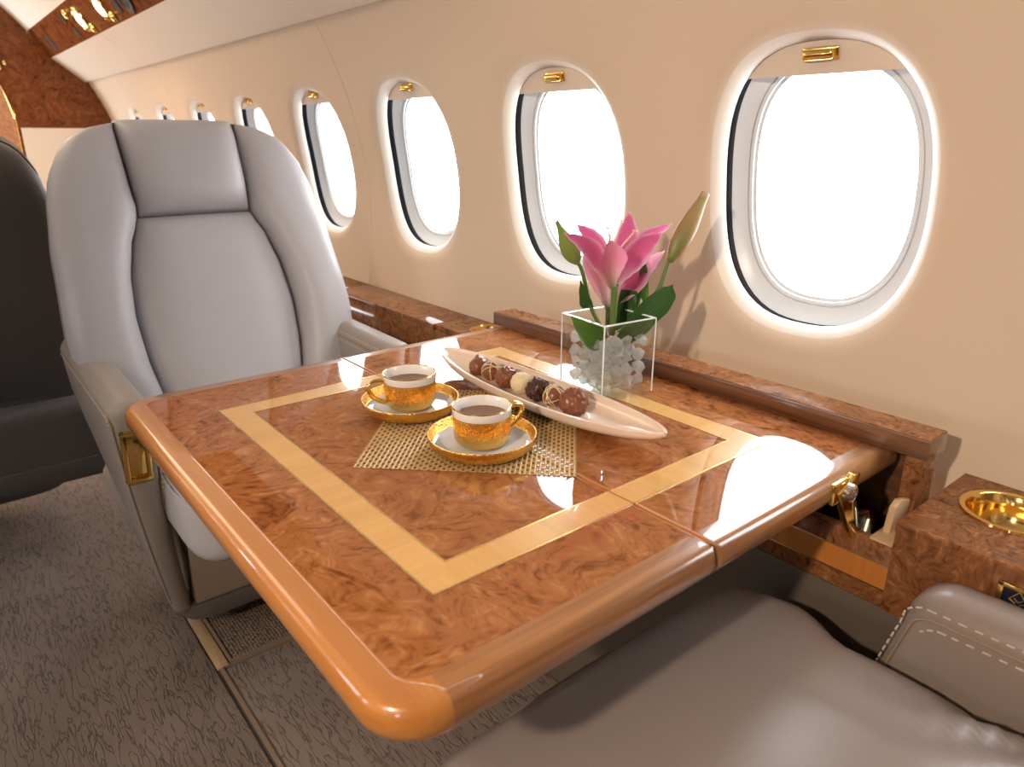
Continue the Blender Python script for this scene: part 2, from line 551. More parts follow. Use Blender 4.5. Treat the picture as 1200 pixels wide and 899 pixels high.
# ------------------------------------------------------------------ the cabin shell
XM = -0.12            # cabin centre line
ZC, RAD = 0.15, 1.0   # circular side-wall section
PITCH, Y0W = 0.5265, 0.5480
NW = list(range(-3, 8))
YREAR, YFRONT = -1.7, 4.78
WA, WB, WN = 0.155, 0.195, 2.5
RA, RB = 0.134, 0.171      # inner ring of the window frame
TW = asin((0.283 - ZC) / RAD)
TLO, THI = asin((-0.14 - ZC) / RAD), asin((0.70 - ZC) / RAD)


def wp(y, th, d=0.0, side=1):
    x = (RAD + d) * cos(th)
    return (x if side > 0 else 2 * XM - x, y, ZC + (RAD + d) * sin(th))


def sup_r(al, a, b, n=WN):
    return 1 / ((abs(cos(al)) / a) ** n + (abs(sin(al)) / b) ** n) ** (1 / n)


def rect_boundary(y0, y1, s0, s1, nh=18, nv=26):
    p = []
    p += [(y0 + (y1 - y0) * i / nh, s0) for i in range(nh)]
    p += [(y1, s0 + (s1 - s0) * i / nv) for i in range(nv)]
    p += [(y1 - (y1 - y0) * i / nh, s1) for i in range(nh)]
    p += [(y0, s1 - (s1 - s0) * i / nv) for i in range(nv)]
    return p


WIN_PROF = [(0.044, 0.0), (0.037, 0.0006), (0.031, 0.0018), (0.025, 0.0038), (0.020, 0.0061), (0.0165, 0.0082)]
SURROUND = [(0.0190, 0.0074), (0.0165, 0.0084), (0.0135, 0.0104), (0.0105, 0.0128), (0.0075, 0.0154), (0.004, 0.0196), (0.0014, 0.0238), (0.0, 0.0275), (0.0, 0.0285)]


def bay(bm, yc, side):
    pts = rect_boundary(-PITCH / 2, PITCH / 2, TLO - TW, THI - TW)
    al = [atan2(q, p) for p, q in pts]
    loops = []
    e0 = WIN_PROF[0][0]
    for t in (0, .2, .4, .6, .8, 1.0):
        lp = []
        for (p, q), a in zip(pts, al):
            r = sup_r(a, WA + e0, WB + e0)
            lp.append(wp(yc + p * (1 - t) + r * cos(a) * t, TW + q * (1 - t) + r * sin(a) * t, 0, side))
        loops.append(lp)
    for e, d in WIN_PROF[1:]:
        loops.append([wp(yc + sup_r(a, WA + e, WB + e) * cos(a), TW + sup_r(a, WA + e, WB + e) * sin(a), d, side) for a in al])
    rings(bm, loops)


def wall(side, name, label):
    bm = BM()
    for k in NW: bay(bm, Y0W + PITCH * k, side)
    ya, yb = Y0W + PITCH * NW[0] - PITCH / 2, Y0W + PITCH * NW[-1] + PITCH / 2
    for a, b in ((YREAR, ya), (yb, YFRONT)):
        if b - a > 1e-4:
            rings(bm, [[wp(a, TLO + (THI - TLO) * i / 20, 0, side) for i in range(21)], [wp(b, TLO + (THI - TLO) * i / 20, 0, side) for i in range(21)]], False)
    bmesh.ops.remove_doubles(bm, verts=bm.verts, dist=1e-5)
    o = obj(name, bm, MT['wall'], None, 50)
    return tag(o, label, 'wall', kind='structure')


wall(1, 'wall_right', 'cream curved cabin side wall with a row of oval windows')
wall(-1, 'wall_left', 'cream curved cabin side wall across the aisle')

NA = 72
ANG = [2 * pi * i / NA for i in range(NA)]


def wl(a, b, d, side, n=WN):
    return [wp(sup_r(t, a, b, n) * cos(t), TW + sup_r(t, a, b, n) * sin(t), d, side) for t in ANG]


def window_meshes(side, cut):
    out = {}
    bm = BM()
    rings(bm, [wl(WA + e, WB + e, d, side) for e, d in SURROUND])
    out['lit_rim'] = (bm, MT['lit_rim'])
    bm = BM()
    rings(bm, [wl(WA + e, WB + e, d, side) for e, d in ((0.0, 0.0286), (0.012, 0.0286), (0.012, 0.037), (0.0060, 0.0400), (0.0030, 0.0425), (0.0008, 0.0446), (0.0008, 0.046))])
    out['gasket'] = (bm, MT['gasket'])
    bm = BM()
    prof = [(-0.06, 0.0462), (-0.02, 0.0452), (0.02, 0.0458), (0.30, 0.0498), (0.65, 0.0540), (1.0, 0.0568)]
    lp = [wl(WA + (RA - WA) * t, WB + (RB - WB) * t, d, side) for t, d in prof]
    lp += [wl(RA - e, RB - e, d, side) for e, d in ((0.0004, 0.0605), (0.0022, 0.0605), (0.0027, 0.0575), (0.0065, 0.0590), (0.0075, 0.0625), (0.0120, 0.0635))]
    rings(bm, lp)
    out['frame'] = (bm, MT['reveal'])
    bm = BM()
    rings(bm, [wl(RA - 0.0112, RB - 0.0112, d, side) for d in (0.0625, 0.0645)], True, True, True)
    out['pane'] = (bm, MT['pane'])
    # pull-down shade showing in the top of the opening
    bm = BM()
    sc = cut
    tops = []
    for d in (0.0300, 0.0330):
        grid = []
        for i in range(15):
            v = i / 14
            s = sc + (WB + 0.008 - sc) * v
            s = min(s, WB + 0.0079)
            q = 1 - (abs(s) / (WB + 0.008)) ** WN
            hw = (WA + 0.008) * max(q, 0.0) ** (1 / WN)
            grid.append([wp(hw * (2 * j / 20 - 1), TW + s, d, side) for j in range(21)])
        tops.append(grid)
    for g in tops: rings(bm, g, False)
    rings(bm, [tops[0][0], tops[1][0]], False)
    out['shade'] = (bm, MT['shade'])
    # brass pull
    bm = BM()
    hc = sc + 0.0255
    t = BM()
    rbox(t, (0, 0, 0), (0.011, 0.046, 0.0135), 0.0055, 6)
    q = Vector(wp(0, TW + hc, 0.0300 - 0.0075, side))
    ang = (TW + hc)
    rot = Matrix.Rotation(-ang if side > 0 else ang, 4, 'Y')
    merge(bm, t, Matrix.Translation(q) @ rot)
    t = BM()
    rbox(t, (0, 0, 0), (0.004, 0.052, 0.018), 0.0019, 4)
    q = Vector(wp(0, TW + hc, 0.0287, side))
    merge(bm, t, Matrix.Translation(q) @ rot)
    out['handle'] = (bm, MT['brass'])
    return out


cache = {}
wi = 0
ORD = ['nearest the table edge', 'behind the lily vase', 'third along from the near right', 'fourth along, above the far seat shoulder']
for side in (1, -1):
    for k in NW:
        wi += 1
        cut = 0.152 if k <= 1 else (0.158 if k == 2 else 0.162)
        if (side < 0 and k not in (-2, 1, 2, 4)) or (side > 0 and k < -1): cut = -0.135      # unseen shades lowered to block light from across the aisle and behind the view
        key = (side, cut)
        first = key not in cache
        if side > 0 and 0 <= k <= 7:
            lab = ['oval window beside the near table leaf, largest in view', 'oval window directly behind the pink lily', 'narrow oval window left of the lily, third from the near end',
                   'oval window beside the shoulder of the grey seat, fourth from the near end', 'window tip just right of the headrest, fifth from the near end',
                   'window tip over the headrest right part, sixth from the near end', 'window tip over the headrest middle, seventh from the near end', 'farthest window tip next to the bulkhead'][k]
        elif side > 0: lab = 'oval window behind the near seat, outside the view'
        else: lab = 'oval window in the wall across the aisle'
        w = thing('window_%d' % wi, lab, 'window', (0, 0, 0), 'oval cabin windows', 'structure')
        if first:
            ms = window_meshes(side, cut)
            parts = {}
            for nm in ('lit_rim', 'gasket', 'frame', 'pane', 'shade', 'handle'):
                par = w if nm != 'handle' else parts['shade']
                parts[nm] = obj('window_' + nm if nm in ('lit_rim', 'frame', 'pane', 'gasket') else ('window_shade' if nm == 'shade' else 'shade_handle'), ms[nm][0], ms[nm][1], par, 40)
            parts['handle']['label'] = 'gold shade pull'
            cache[key] = w
        else:
            for ch in cache[key].children: copy_tree(ch, w)
        w.location = (0, Y0W + PITCH * k, 0)
        # portal: lets the sky be sampled through the opening
        p = wp(Y0W + PITCH * k, TW, 0.10, side)
        q = wp(Y0W + PITCH * k, TW, 0.0, side)
        pl = lamp('window_portal', 'AREA', p, 1.0, (1, 1, 1), q, shape='RECTANGLE', size=0.36, size_y=0.40)
        pl.data.cycles.is_portal = True

# wall panel seams (thin raised strips)
for n, ys in enumerate((Y0W + 2.5 * PITCH, Y0W + 5.5 * PITCH)):
    bm = BM()
    for a, b in ((0.0, 0.0025),):
        loops = []
        for i in range(25):
            th = TLO + (THI - TLO) * i / 24
            loops.append([wp(ys - 0.0018, th, 0.0), wp(ys - 0.001, th, -0.0012), wp(ys + 0.001, th, -0.0012), wp(ys + 0.0018, th, 0.0)])
        rings(bm, loops, False)
    tag(obj('trim_%d' % (n + 1), bm, MT['cove']), ['thin vertical seam strip between the third and fourth windows', 'thin vertical seam strip on the far side wall'][n], 'trim', kind='structure')

# floor, lower walls, end walls, ceiling
tag(obj('floor', cbox(-1.30, 1.02, YREAR, YFRONT + 0.3, -0.72, -0.660), MT['skirt']), 'cabin floor under the carpets', 'floor', kind='structure')
bm = BM()
box(bm, 0.785, 0.80, -1.69, YFRONT, -0.66, -0.166)
box(bm, 0.7845, 0.7862, 0.985, 0.988, -0.66, -0.17)
tag(obj('wall_lower_right', bm, MT['dado']), 'beige lower side panel under the walnut ledge', 'wall', kind='structure')
tag(obj('wall_lower_left', cbox(-1.16, -1.14, -1.69, YFRONT, -0.66, 0.0), MT['dado']), 'beige lower side panel across the aisle', 'wall', kind='structure')
tag(obj('wall_rear', cbox(-1.35, 1.15, YREAR - 0.03, YREAR, -0.66, 1.25), MT['wall']), 'plain cabin wall behind the camera', 'wall', kind='structure')

# far bulkhead in walnut burl with an arched doorway on its aisle side
bm = BM()
arch = [(0.50, -0.66), (0.50, 0.396), (0.497, 0.44), (0.485, 0.52), (0.462, 0.61), (0.42, 0.70), (0.35, 0.79), (0.25, 0.86), (0.12, 0.90), (-0.12, 0.91)]
outer = arch + [(-0.12, 1.25), (1.10, 1.25), (1.10, -0.66)]
prism(bm, outer, 'y', YFRONT, YFRONT + 0.04)
prism(bm, [(2 * XM - x, z) for x, z in outer], 'y', YFRONT, YFRONT + 0.04)
bk = tag(obj('wall_far', bm, MT['burl3'], None, 30), 'dark walnut burl bulkhead at the far end', 'wall', kind='structure')
bm = BM()
tube(bm, [(p.x, YFRONT - 0.003, p.y) for p in spline([(a, b, 0) for a, b in arch], 40)], 0.0025, 6)
obj('arch_trim', bm, MT['brass'], bk)
for (x, z) in ((0.478, 0.690), (0.502, 0.712)):
    bm = BM()
    rbox(bm, (x, YFRONT - 0.010, z), (0.016, 0.02, 0.026), 0.007, 4)
    obj('brass_stud', bm, MT['brass'], bk)
obj('lower_panel', cbox(0.515, 1.0, YFRONT - 0.012, YFRONT, -0.66, 0.397, 0.003), MT['cove'], bk, label='cream lower panel of the bulkhead')
tag(obj('wall_beyond', cbox(-1.2, 1.0, YFRONT + 0.75, YFRONT + 0.78, -0.66, 1.25), MT['walnut']), 'walnut panel seen through the far doorway', 'wall', kind='structure')

bm = BM()
half = [(0.632, 0.873), (0.585, 0.930), (0.532, 0.985), (0.46, 1.03), (0.34, 1.075), (0.15, 1.105), (-0.12, 1.115)]
sec = half + [(2 * XM - x, z) for x, z in reversed(half[:-1])]
top = [(x, z + 0.03) for x, z in reversed(sec)]
prism(bm, sec + top, 'y', YREAR, YFRONT)
tag(obj('ceiling', bm, MT['ceil'], None, 50), 'pale fabric ceiling panel', 'ceiling', kind='structure')
tn = 3
for side in (1, -1):
    F = lambda x: x if side > 0 else 2 * XM - x
    bm = BM()
    prism(bm, [(F(0.860), 0.634), (F(0.719), 0.749), (F(0.735), 0.768), (F(0.905), 0.70), (F(0.880), 0.640)], 'y', YREAR, YFRONT)
    v = tag(obj('trim_%d' % tn, bm, MT['cove'], None, 30), 'pale padded valance below the overhead panel' if side > 0 else 'pale padded valance across the aisle', 'valance', kind='structure')
    if side > 0:
        for ys in (3.42, 3.52):
            bm = BM()
            prism(bm, [(0.8605, 0.6332), (0.7185, 0.7482), (0.7195, 0.7502), (0.8615, 0.6352)], 'y', ys, ys + 0.012)
            obj('seam', bm, MT['cove'], v)
    tn += 1
    bm = BM()
    prism(bm, [(F(0.722), 0.752), (F(0.640), 0.878), (F(0.66), 0.892), (F(0.742), 0.766)], 'y', YREAR, YFRONT)
    tag(obj('trim_%d' % tn, bm, MT['burl3'], None, 30), 'walnut overhead service panel holding the reading lights' if side > 0 else 'walnut overhead service panel across the aisle', 'overhead panel', kind='structure')
    tn += 1

# reading lights and vents in the overhead panel
AX = Vector((-0.126, 0, -0.082)).normalized()
AX = Vector((-0.838, 0, -0.546)).normalized()      # panel normal, into the cabin


def on_panel(y, t):     # t: 0 bottom edge .. 1 top edge
    return Vector((0.722 + (0.640 - 0.722) * t, y, 0.752 + (0.878 - 0.752) * t))


PROT = AX.to_track_quat('Z', 'Y').to_matrix().to_4x4()


def at_panel(bm, t, y, f, lift=0.0):
    merge(bm, t, Matrix.Translation(on_panel(y, f) + AX * lift) @ PROT)


for k, (y, f) in enumerate(((3.64, 0.47), (3.26, 0.47))):
    q = on_panel(y, f)
    th = thing('reading_light', ['glowing round gold reading light nearer the bulkhead', 'glowing round gold reading light closer to the seats'][k], 'light', q, 'gold overhead reading lights')
    t = BM()
    lathe(t, [(0.050, -0.004), (0.052, 0.004), (0.046, 0.010), (0.038, 0.006), (0.034, 0.002)], (0, 0, 0), 28)
    bm = BM(); at_panel(bm, t, y, f); obj('ring', bm, MT['brass'], th)
    t = BM()
    lathe(t, [(0.034, 0.003), (0.030, 0.010), (0.018, 0.015), (0.002, 0.017)], (0, 0, 0), 24, True, True)
    bm = BM(); at_panel(bm, t, y, f); obj('bulb', bm, MT['bulb'], th)
for k, (y, f) in enumerate(((3.55, 0.17), (3.18, 0.17), (3.80, 0.75), (2.86, 0.62))):
    t = BM()
    lathe(t, [(0.020, -0.002), (0.021, 0.006), (0.015, 0.014), (0.006, 0.018), (0.001, 0.018)], (0, 0, 0), 20, True, True)
    bm = BM(); at_panel(bm, t, y, f)
    lone('air_nozzle', bm, MT['brass'], ['small gold air nozzle beside the farther reading light', 'small gold air nozzle beside the nearer reading light', 'gold air nozzle above the farther reading light',
         'gold air nozzle beside the black speaker'][k], 'air vent', 'gold air nozzles')
for k, (y, f, w) in enumerate(((3.92, 0.72, 0.045), (3.86, 0.26, 0.045), (3.06, 0.32, 0.045), (4.5, 0.35, 0.07))):
    t = BM()
    box(t, -w / 2, w / 2, -w / 2, w / 2, -0.003, 0.004, 0.002)
    bm = BM(); at_panel(bm, t, y, f)
    lone('call_button', bm, MT['gasket'], ['dark square button high above the farther light', 'dark square button under the farther light', 'dark square button between light and speaker', 'long dark button plate next to the bulkhead'][k], 'button', 'dark overhead buttons')
t = BM()
lathe(t, [(0.055, -0.003), (0.055, 0.008), (0.045, 0.010), (0.040, 0.004), (0.002, 0.003)], (0, 0, 0), 28, True, True)
bm = BM(); at_panel(bm, t, 2.93, 0.42)
lone('overhead_speaker', bm, MT['black'], 'round black speaker at the near end of the overhead panel', 'speaker')

# ------------------------------------------------------------------ carpets
lone('carpet', cbox(-1.1, 0.2725, -1.65, 4.7, -0.660, -0.652, 0.003), MT['carpet'], 'brown sculpted carpet running along the aisle', 'carpet')
th = thing('carpet', 'brown sculpted carpet piece with bound edge under the table', 'carpet', (0.53, 0.4, -0.66))
obj('pile', cbox(0.290, 0.783, -1.2, 1.262, -0.660, -0.652, 0.003), MT['carpet'], th)
bm = BM()
tube(bm, [(0.285, -1.2, -0.656), (0.285, 1.268, -0.656), (0.783, 1.268, -0.656)], 0.006, 8)
obj('binding', bm, MT['binding'], th)
th = thing('floor_mat', 'coarse woven mat with tan binding below the far seat', 'mat', (0.54, 1.42, -0.66))
obj('weave', cbox(0.311, 0.783, 1.284, 1.62, -0.660, -0.653, 0.002), MT['coarse'], th)
bm = BM()
tube(bm, [(0.3065, 1.62, -0.656), (0.3065, 1.279, -0.656), (0.783, 1.279, -0.656)], 0.006, 8)
obj('binding', bm, MT['binding'], th)
lone('seat_track', cbox(0.2755, 0.300, 1.272, 1.52, -0.660, -0.653, 0.002), MT['maple'], 'pale track cover strip between aisle carpet and woven mat', 'track')

# ------------------------------------------------------------------ aircraft seats
BT = radians(20)
B0 = Vector((0, 0.26, 0.44))
BU = Vector((0, sin(BT), cos(BT)))
BN = Vector((0, -cos(BT), sin(BT)))


def lerp_tab(tab, v):
    for (a, p), (b, q) in zip(tab[:-1], tab[1:]):
        if v <= b:
            t = max(0.0, (v - a) / (b - a))
            t = t * t * (3 - 2 * t) * 0.5 + t * 0.5
            return p + (q - p) * t
    return tab[-1][1]


HW = [(-0.32, 0.200), (-0.15, 0.225), (0.0, 0.280), (0.20, 0.298), (0.38, 0.287), (0.49, 0.272), (0.545, 0.258), (0.585, 0.238), (0.61, 0.215), (0.628, 0.180), (0.638, 0.140), (0.645, 0.11)]
PADW = [(-0.1, 0.135), (0.05, 0.152), (0.15, 0.167), (0.23, 0.171), (0.31, 0.163), (0.38, 0.146), (0.43, 0.126), (0.45, 0.118), (0.52, 0.121), (0.64, 0.124)]


def bp(x, v, d): return B0 + Vector((x, 0, 0)) + BU * v + BN * d


def pad(bm, left, right, v0, v1, depth, back=-0.03, nu=16, nv=26, p=3.2, endp=6, rim=0.4):
    """puffed leather panel between two edge curves on the seat back"""
    front = []
    for j in range(nv + 1):
        q = sin((2 * j / nv - 1) * pi / 2)
        v = v0 + (v1 - v0) * (q + 1) / 2
        row = []
        for i in range(nu + 1):
            s = sin((2 * i / nu - 1) * pi / 2)
            l, r = left(v), right(v)
            fall = max(0.0, (1 - abs(s) ** p)) ** 0.5 * max(0.0, (1 - abs(q) ** endp)) ** 0.5
            row.append(bp(l + (r - l) * (s + 1) / 2, v, back + (depth(v) - back) * (rim + (1 - rim) * fall) if fall > 0 else back))
        front.append(row)
    vs = rings(bm, front, False)
    per = [vs[0][i] for i in range(nu + 1)] + [vs[j][nu] for j in range(1, nv + 1)] + [vs[nv][i] for i in range(nu - 1, -1, -1)] + [vs[j][0] for j in range(nv - 1, 0, -1)]
    bm.faces.new(list(reversed(per)))


def arm_in(z): return 0.233 - 0.035 * max(0, (0.36 - z) / 0.30)


def arm_out(z):
    t = max(0.0, min(1.0, (0.56 - z) / 0.50))
    return 0.300 - 0.070 * (t * 0.55 + t * t * 0.45)


LEAN = 0.0


def arm_front(z):
    t = max(0.0, (0.595 - z) / 0.525)
    return LEAN * max(0.0, z - 0.43) + 0.115 * (0.62 * t + 0.38 * t * t)


def arm_back(z):
    t = max(0.0, min(1.0, (0.50 - z) / 0.40))
    return 0.50 - 0.33 * (1 - (1 - t) ** 2.0) * (1.0 if t < 1 else 1.0)


def arm_mesh(sx):
    bm = BM()
    loops = []
    levels = [0.095 + 0.475 * (i / 13) for i in range(14)] + [0.578, 0.586, 0.592, 0.596, 0.598]
    for z in levels:
        ins = 0.0
        if z > 0.570: ins = 0.028 * (1 - sqrt(max(0, 1 - ((z - 0.570) / 0.0285) ** 2)))
        xi, xo, yf, yb = arm_in(min(z, .57)) + ins, arm_out(min(z, .57)) - ins, arm_front(z) + ins, arm_back(z)
        r = min(0.021, (xo - xi) * 0.46)
        lp = []
        for cx_, cy_, a0 in ((xo - r, yb - r, 0), (xi + r, yb - r, 90), (xi + r, yf + r, 180), (xo - r, yf + r, 270)):
            for k in range(5):
                a = radians(a0 + k * 22.5)
                lp.append((sx * (cx_ + r * cos(a)), cy_ + r * sin(a), z + (0.012 * (cy_ + r * sin(a)) / 0.5 if z > 0.5 else 0)))
        loops.append(lp)
    rings(bm, loops, True, True, True)
    return bm


def arm_edge(which, z):
    ins = 0.028 * (1 - sqrt(max(0, 1 - ((z - 0.570) / 0.0285) ** 2))) if z > 0.57 else 0.0
    return arm_out(min(z, .57)) - ins if which == 'out' else arm_in(min(z, .57)) + ins


def arm_path(sx, which, off=0.0, lo=0.12):
    """line on the arm that runs down its front edge and back along its top edge"""
    pts = []
    for i in range(13):
        z = lo + (0.556 - lo) * i / 12
        x = arm_out(z) - 0.002 - off * 0.2 if which == 'out' else arm_in(z) + 0.0 + off * 0.1
        pts.append((sx * x, arm_front(z) + 0.010 + off, z))
    for i in range(4):
        a = radians(90 * (i + 1) / 4)
        x = arm_out(0.56) - 0.001 if which == 'out' else arm_in(0.56)
        y0 = arm_front(0.556) + 0.010 + off
        z = 0.556 + 0.018 * sin(a) - off
        pts.append((sx * arm_edge(which, z), y0 + 0.022 * (1 - cos(a)), z))
    for i in range(1, 9):
        pts.append((sx * arm_edge(which, 0.574 - off), arm_front(0.556) + 0.032 + off + 0.44 * i / 8, 0.574 - off + 0.011 * i / 8))
    return pts


def dashes(bm, pts, size=0.0011, length=0.0052, gap=0.0034):
    P = spline(pts, 200)
    acc, last = 0.0, P[0]
    seg, on = [P[0]], True
    for a, b in zip(P[:-1], P[1:]):
        acc += (b - a).length
        if on: seg.append(b)
        if on and acc >= length:
            tube(bm, [seg[0], seg[-1]], size, 5)
            acc, on = 0.0, False
        elif not on and acc >= gap:
            acc, on, seg = 0.0, True, [b]
    return bm


def make_seat(label, overhang, widen, wrinkles, name='aircraft_seat', mats=('leather', 'leather_side'), rear=False, ashtray=True, dz=0.0):
    L, LS = MT[mats[0]], MT[mats[1]]
    th = thing(name, label, 'seat', (0, 0, 0), 'grey leather cabin seats')
    # back shell
    bm = BM()
    loops = []
    NVS = 34
    for j in range(NVS + 1):
        v = -0.33 + (0.645 + 0.33) * (1 - (1 - j / NVS) ** 1.7)
        h = lerp_tab(HW, v)
        e = min(1.0, (0.645 - v) / 0.10)
        dep = 0.10 * (0.25 + 0.75 * sqrt(max(0, 1 - (1 - e) ** 2))) + 0.02 * max(0, -v)
        lp = []
        for k in range(28):
            a = 2 * pi * k / 28
            cx_, sy_ = cos(a), sin(a)
            x = math.copysign(abs(cx_) ** 0.45, cx_) * h
            d = math.copysign(abs(sy_) ** 0.6, sy_)
            lp.append(bp(x, v, -0.015 - dep / 2 + d * dep / 2))
        loops.append(lp)
    rings(bm, loops, True, True, True)
    sh = obj('back_shell', bm, LS, th, 60)
    for v in (-0.06, -0.20):
        bm = BM()
        h = lerp_tab(HW, v)
        tube(bm, [bp(x, v, -0.1165 + 0.028 * 0 - (0.02 * max(0, -v))) for x in (-h * 0.93, -h * 0.5, 0, h * 0.5, h * 0.93)], 0.0022, 6)
        obj('seam', bm, LS, sh)
    # side bolsters, lumbar pad, headrest
    gap = 0.0012
    for s in (-1, 1):
        bm = BM()
        ins = lambda v: s * (lerp_tab(PADW, v) + gap)
        out = lambda v: s * lerp_tab(HW, v)
        pad(bm, ins, out, -0.02, 0.6445, lambda v: 0.036 + 0.030 * max(0, min(1, (0.62 - v) / 0.35)) * max(0, min(1, (v + 0.1) / 0.3)), nu=16, nv=40, p=3.4, endp=10, rim=0.35)
        obj('side_bolster', bm, L, th, 60)
    bm = BM()
    pad(bm, lambda v: -lerp_tab(PADW, v) + gap, lambda v: lerp_tab(PADW, v) - gap, -0.05, 0.4435, lambda v: 0.034, nu=18, nv=28, p=4, endp=8, rim=0.35)
    obj('lumbar_pad', bm, L, th, 60)
    bm = BM()
    pad(bm, lambda v: -lerp_tab(PADW, v) + gap, lambda v: lerp_tab(PADW, v) - gap, 0.4460, 0.652, lambda v: 0.040 + 0.014 * (1 - ((v - 0.50) / 0.15) ** 2), nu=18, nv=20, p=5, endp=4, rim=0.3)
    obj('headrest', bm, L, th, 60)
    for s in (-1, 1):
        bm = BM()
        tube(bm, spline([bp(s * (lerp_tab(HW, v) - 0.026), v, 0.030) for v in (0.16, 0.3, 0.42, 0.52, 0.57)], 30), 0.0016, 6)
        obj('seam', bm, MT['piping'], th)
    # cushion
    def warp(q):
        t = max(0, min(1, (0.02 - q.y) / 0.08))
        t = t * t * (3 - 2 * t)
        q.x *= 1 + widen * t
        # plan view: softly rounded front corners
        fr = max(0, min(1, (-overhang + 0.16 - q.y) / 0.16))
        q.x *= 1 - 0.10 * fr ** 2.5
        q.z -= 0.020 * fr ** 2
        if wrinkles:
            e = max(0, min(1, (q.x * -1 - 0.02) / 0.14)) * max(0, min(1, (0.22 - abs(q.y - 0.20)) / 0.16)) * max(0, min(1, (q.z - 0.38) / 0.06))
            w = q.y * 0.55 + q.x * 0.75
            q.z += e * 0.0080 * sin(w * 105 + 5 * noise.noise(Vector((q.x * 9, q.y * 9, 1.0)))) * (0.5 + 0.5 * noise.noise(Vector((q.x * 14, q.y * 14, 4.0))))
        return q
    bm = BM()
    y0, y1 = -overhang, 0.36
    rbox(bm, (0, (y0 + y1) / 2, 0.378 + dz), (0.462, y1 - y0, 0.165), 0.052, 52 if wrinkles else 18, (0, 0.008, 0.014), warp)
    cu = obj('seat_cushion', bm, L, th, 60)
    bm = BM()
    edge = [warp(Vector(p)) for p in spline([(-0.2275, 0.30, 0.428 + dz), (-0.2295, 0.05, 0.429 + dz), (-0.2295, y0 + 0.07, 0.429 + dz), (-0.215, y0 + 0.022, 0.429 + dz), (-0.16, y0 + 0.004, 0.429 + dz), (0, y0 - 0.003, 0.429 + dz),
                                             (0.16, y0 + 0.004, 0.429 + dz), (0.215, y0 + 0.022, 0.429 + dz), (0.2295, y0 + 0.07, 0.429 + dz), (0.2295, 0.05, 0.429 + dz), (0.2275, 0.30, 0.428 + dz)], 90)]
    tube(bm, edge, 0.0022, 6)
    obj('piping', bm, L, cu)
    # arms
    for s in (-1, 1):
        a = obj('armrest', arm_mesh(s), LS, th, 60)
        if dz: a.scale.z = 0.962
        if rear: a.location.y = -0.15
        for q in (spline(arm_path(s, 'out'), 60), spline(arm_path(s, 'in', 0.002, 0.36), 60)):
            bm = BM()
            tube(bm, q, 0.0017, 6)
            obj('piping', bm, MT['piping'], a)
        bm = BM()
        dashes(bm, arm_path(s, 'out', 0.011))
        dashes(bm, arm_path(s, 'in', -0.007, 0.40))
        dashes(bm, arm_path(s, 'in', 0.011, 0.40))
        tag(obj('stitching', bm, MT['thread'], a), kind='stuff')
        if not ashtray: continue
        # brass ashtray in the arm front
        zt, zb = 0.545, 0.440
        xm = 0.268
        yt, yb = arm_front(zt), arm_front(zb)
        bm = BM()
        for (xa, xb, za, zc_) in ((xm - 0.022, xm + 0.022, zt - 0.010, zt), (xm - 0.022, xm + 0.022, zb, zb + 0.010), (xm - 0.022, xm - 0.014, zb, zt), (xm + 0.014, xm + 0.022, zb, zt)):
            t = cbox(min(s * xa, s * xb), max(s * xa, s * xb), -0.006, 0.010, za, zc_, 0.0025)
            for v in t.verts: v.co.y += arm_front(v.co.z)
            merge(bm, t)
        fr = obj('ashtray_frame', bm, MT['gold'], a, label='gold ashtray frame')
        t = cbox(min(s * (xm - .014), s * (xm + .014)), max(s * (xm - .014), s * (xm + .014)), -0.0015, 0.010, zb + .01, zt - .01, 0.002)
        for v in t.verts: v.co.y += arm_front(v.co.z)
        obj('ashtray_lid', t, MT['gold'], a, label='gold ashtray lid')
    # base
    if rear:
        bm = BM()
        rbox(bm, (0, 0.47, 0.305), (0.550, 0.08, 0.21), 0.03, 12)
        sk = obj('rear_skirt', bm, LS, th)
        obj('rear_band', cbox(-0.262, 0.262, 0.506, 0.513, 0.210, 0.262, 0.003), LS, sk)
    else:
        obj('base_panel', cbox(-0.195, 0.195, 0.105, 0.42, 0.100, 0.262, 0.004), MT['panel'], th)
        bm = BM()
        pts = [(-0.205, 0.40), (-0.222, 0.16), (-0.222, 0.135), (-0.205, 0.108), (-0.17, 0.095), (0.17, 0.095), (0.205, 0.108), (0.222, 0.135), (0.222, 0.16), (0.205, 0.40)]
        prism(bm, pts, 'z', 0.062, 0.098, 0.006)
        obj('base_skirt', bm, MT['skirt'], th)
        bm = BM()
        for k in range(3): box(bm, -0.088 + 0.006 * k, -0.085 + 0.006 * k, 0.1040, 0.1052, 0.118, 0.121 + 0.001 * (k % 2))
        tag(obj('print', bm, MT['ink'], th), kind='stuff')
    for s in (-1, 1):
        lx = 0.07 + s * 0.04 if rear else s * 0.10
        obj('seat_leg', cbox(lx - 0.02, lx + 0.02, 0.05 if rear else 0.16, 0.20 if rear else 0.40, 0.0085, 0.30 if rear else 0.07, 0.004), MT['skirt'], th)
    return th


seat = make_seat('grey leather seat with padded headrest facing the table from its far side', 0.10, 0.02, False)
seat.location = (0.475, 1.27, -0.66)
LEAN = 0.40
seat2 = make_seat('grey leather seat cushion and stitched armrest at the near right, its back out of view', 0.172, 0.14, True, ashtray=False, dz=0.034, mats=('leather_warm_dim', 'leather_warm_dim'))
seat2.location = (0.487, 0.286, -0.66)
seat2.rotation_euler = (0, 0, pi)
LEAN = 0.0
seat3 = make_seat('dark seat back at the left edge, seen from behind', 0.10, 0.02, False, mats=('leather_dark', 'leather_dark'), rear=True)
seat3.location = (-0.034, 2.43, -0.66)
seat3.rotation_euler = (0, 0, pi)

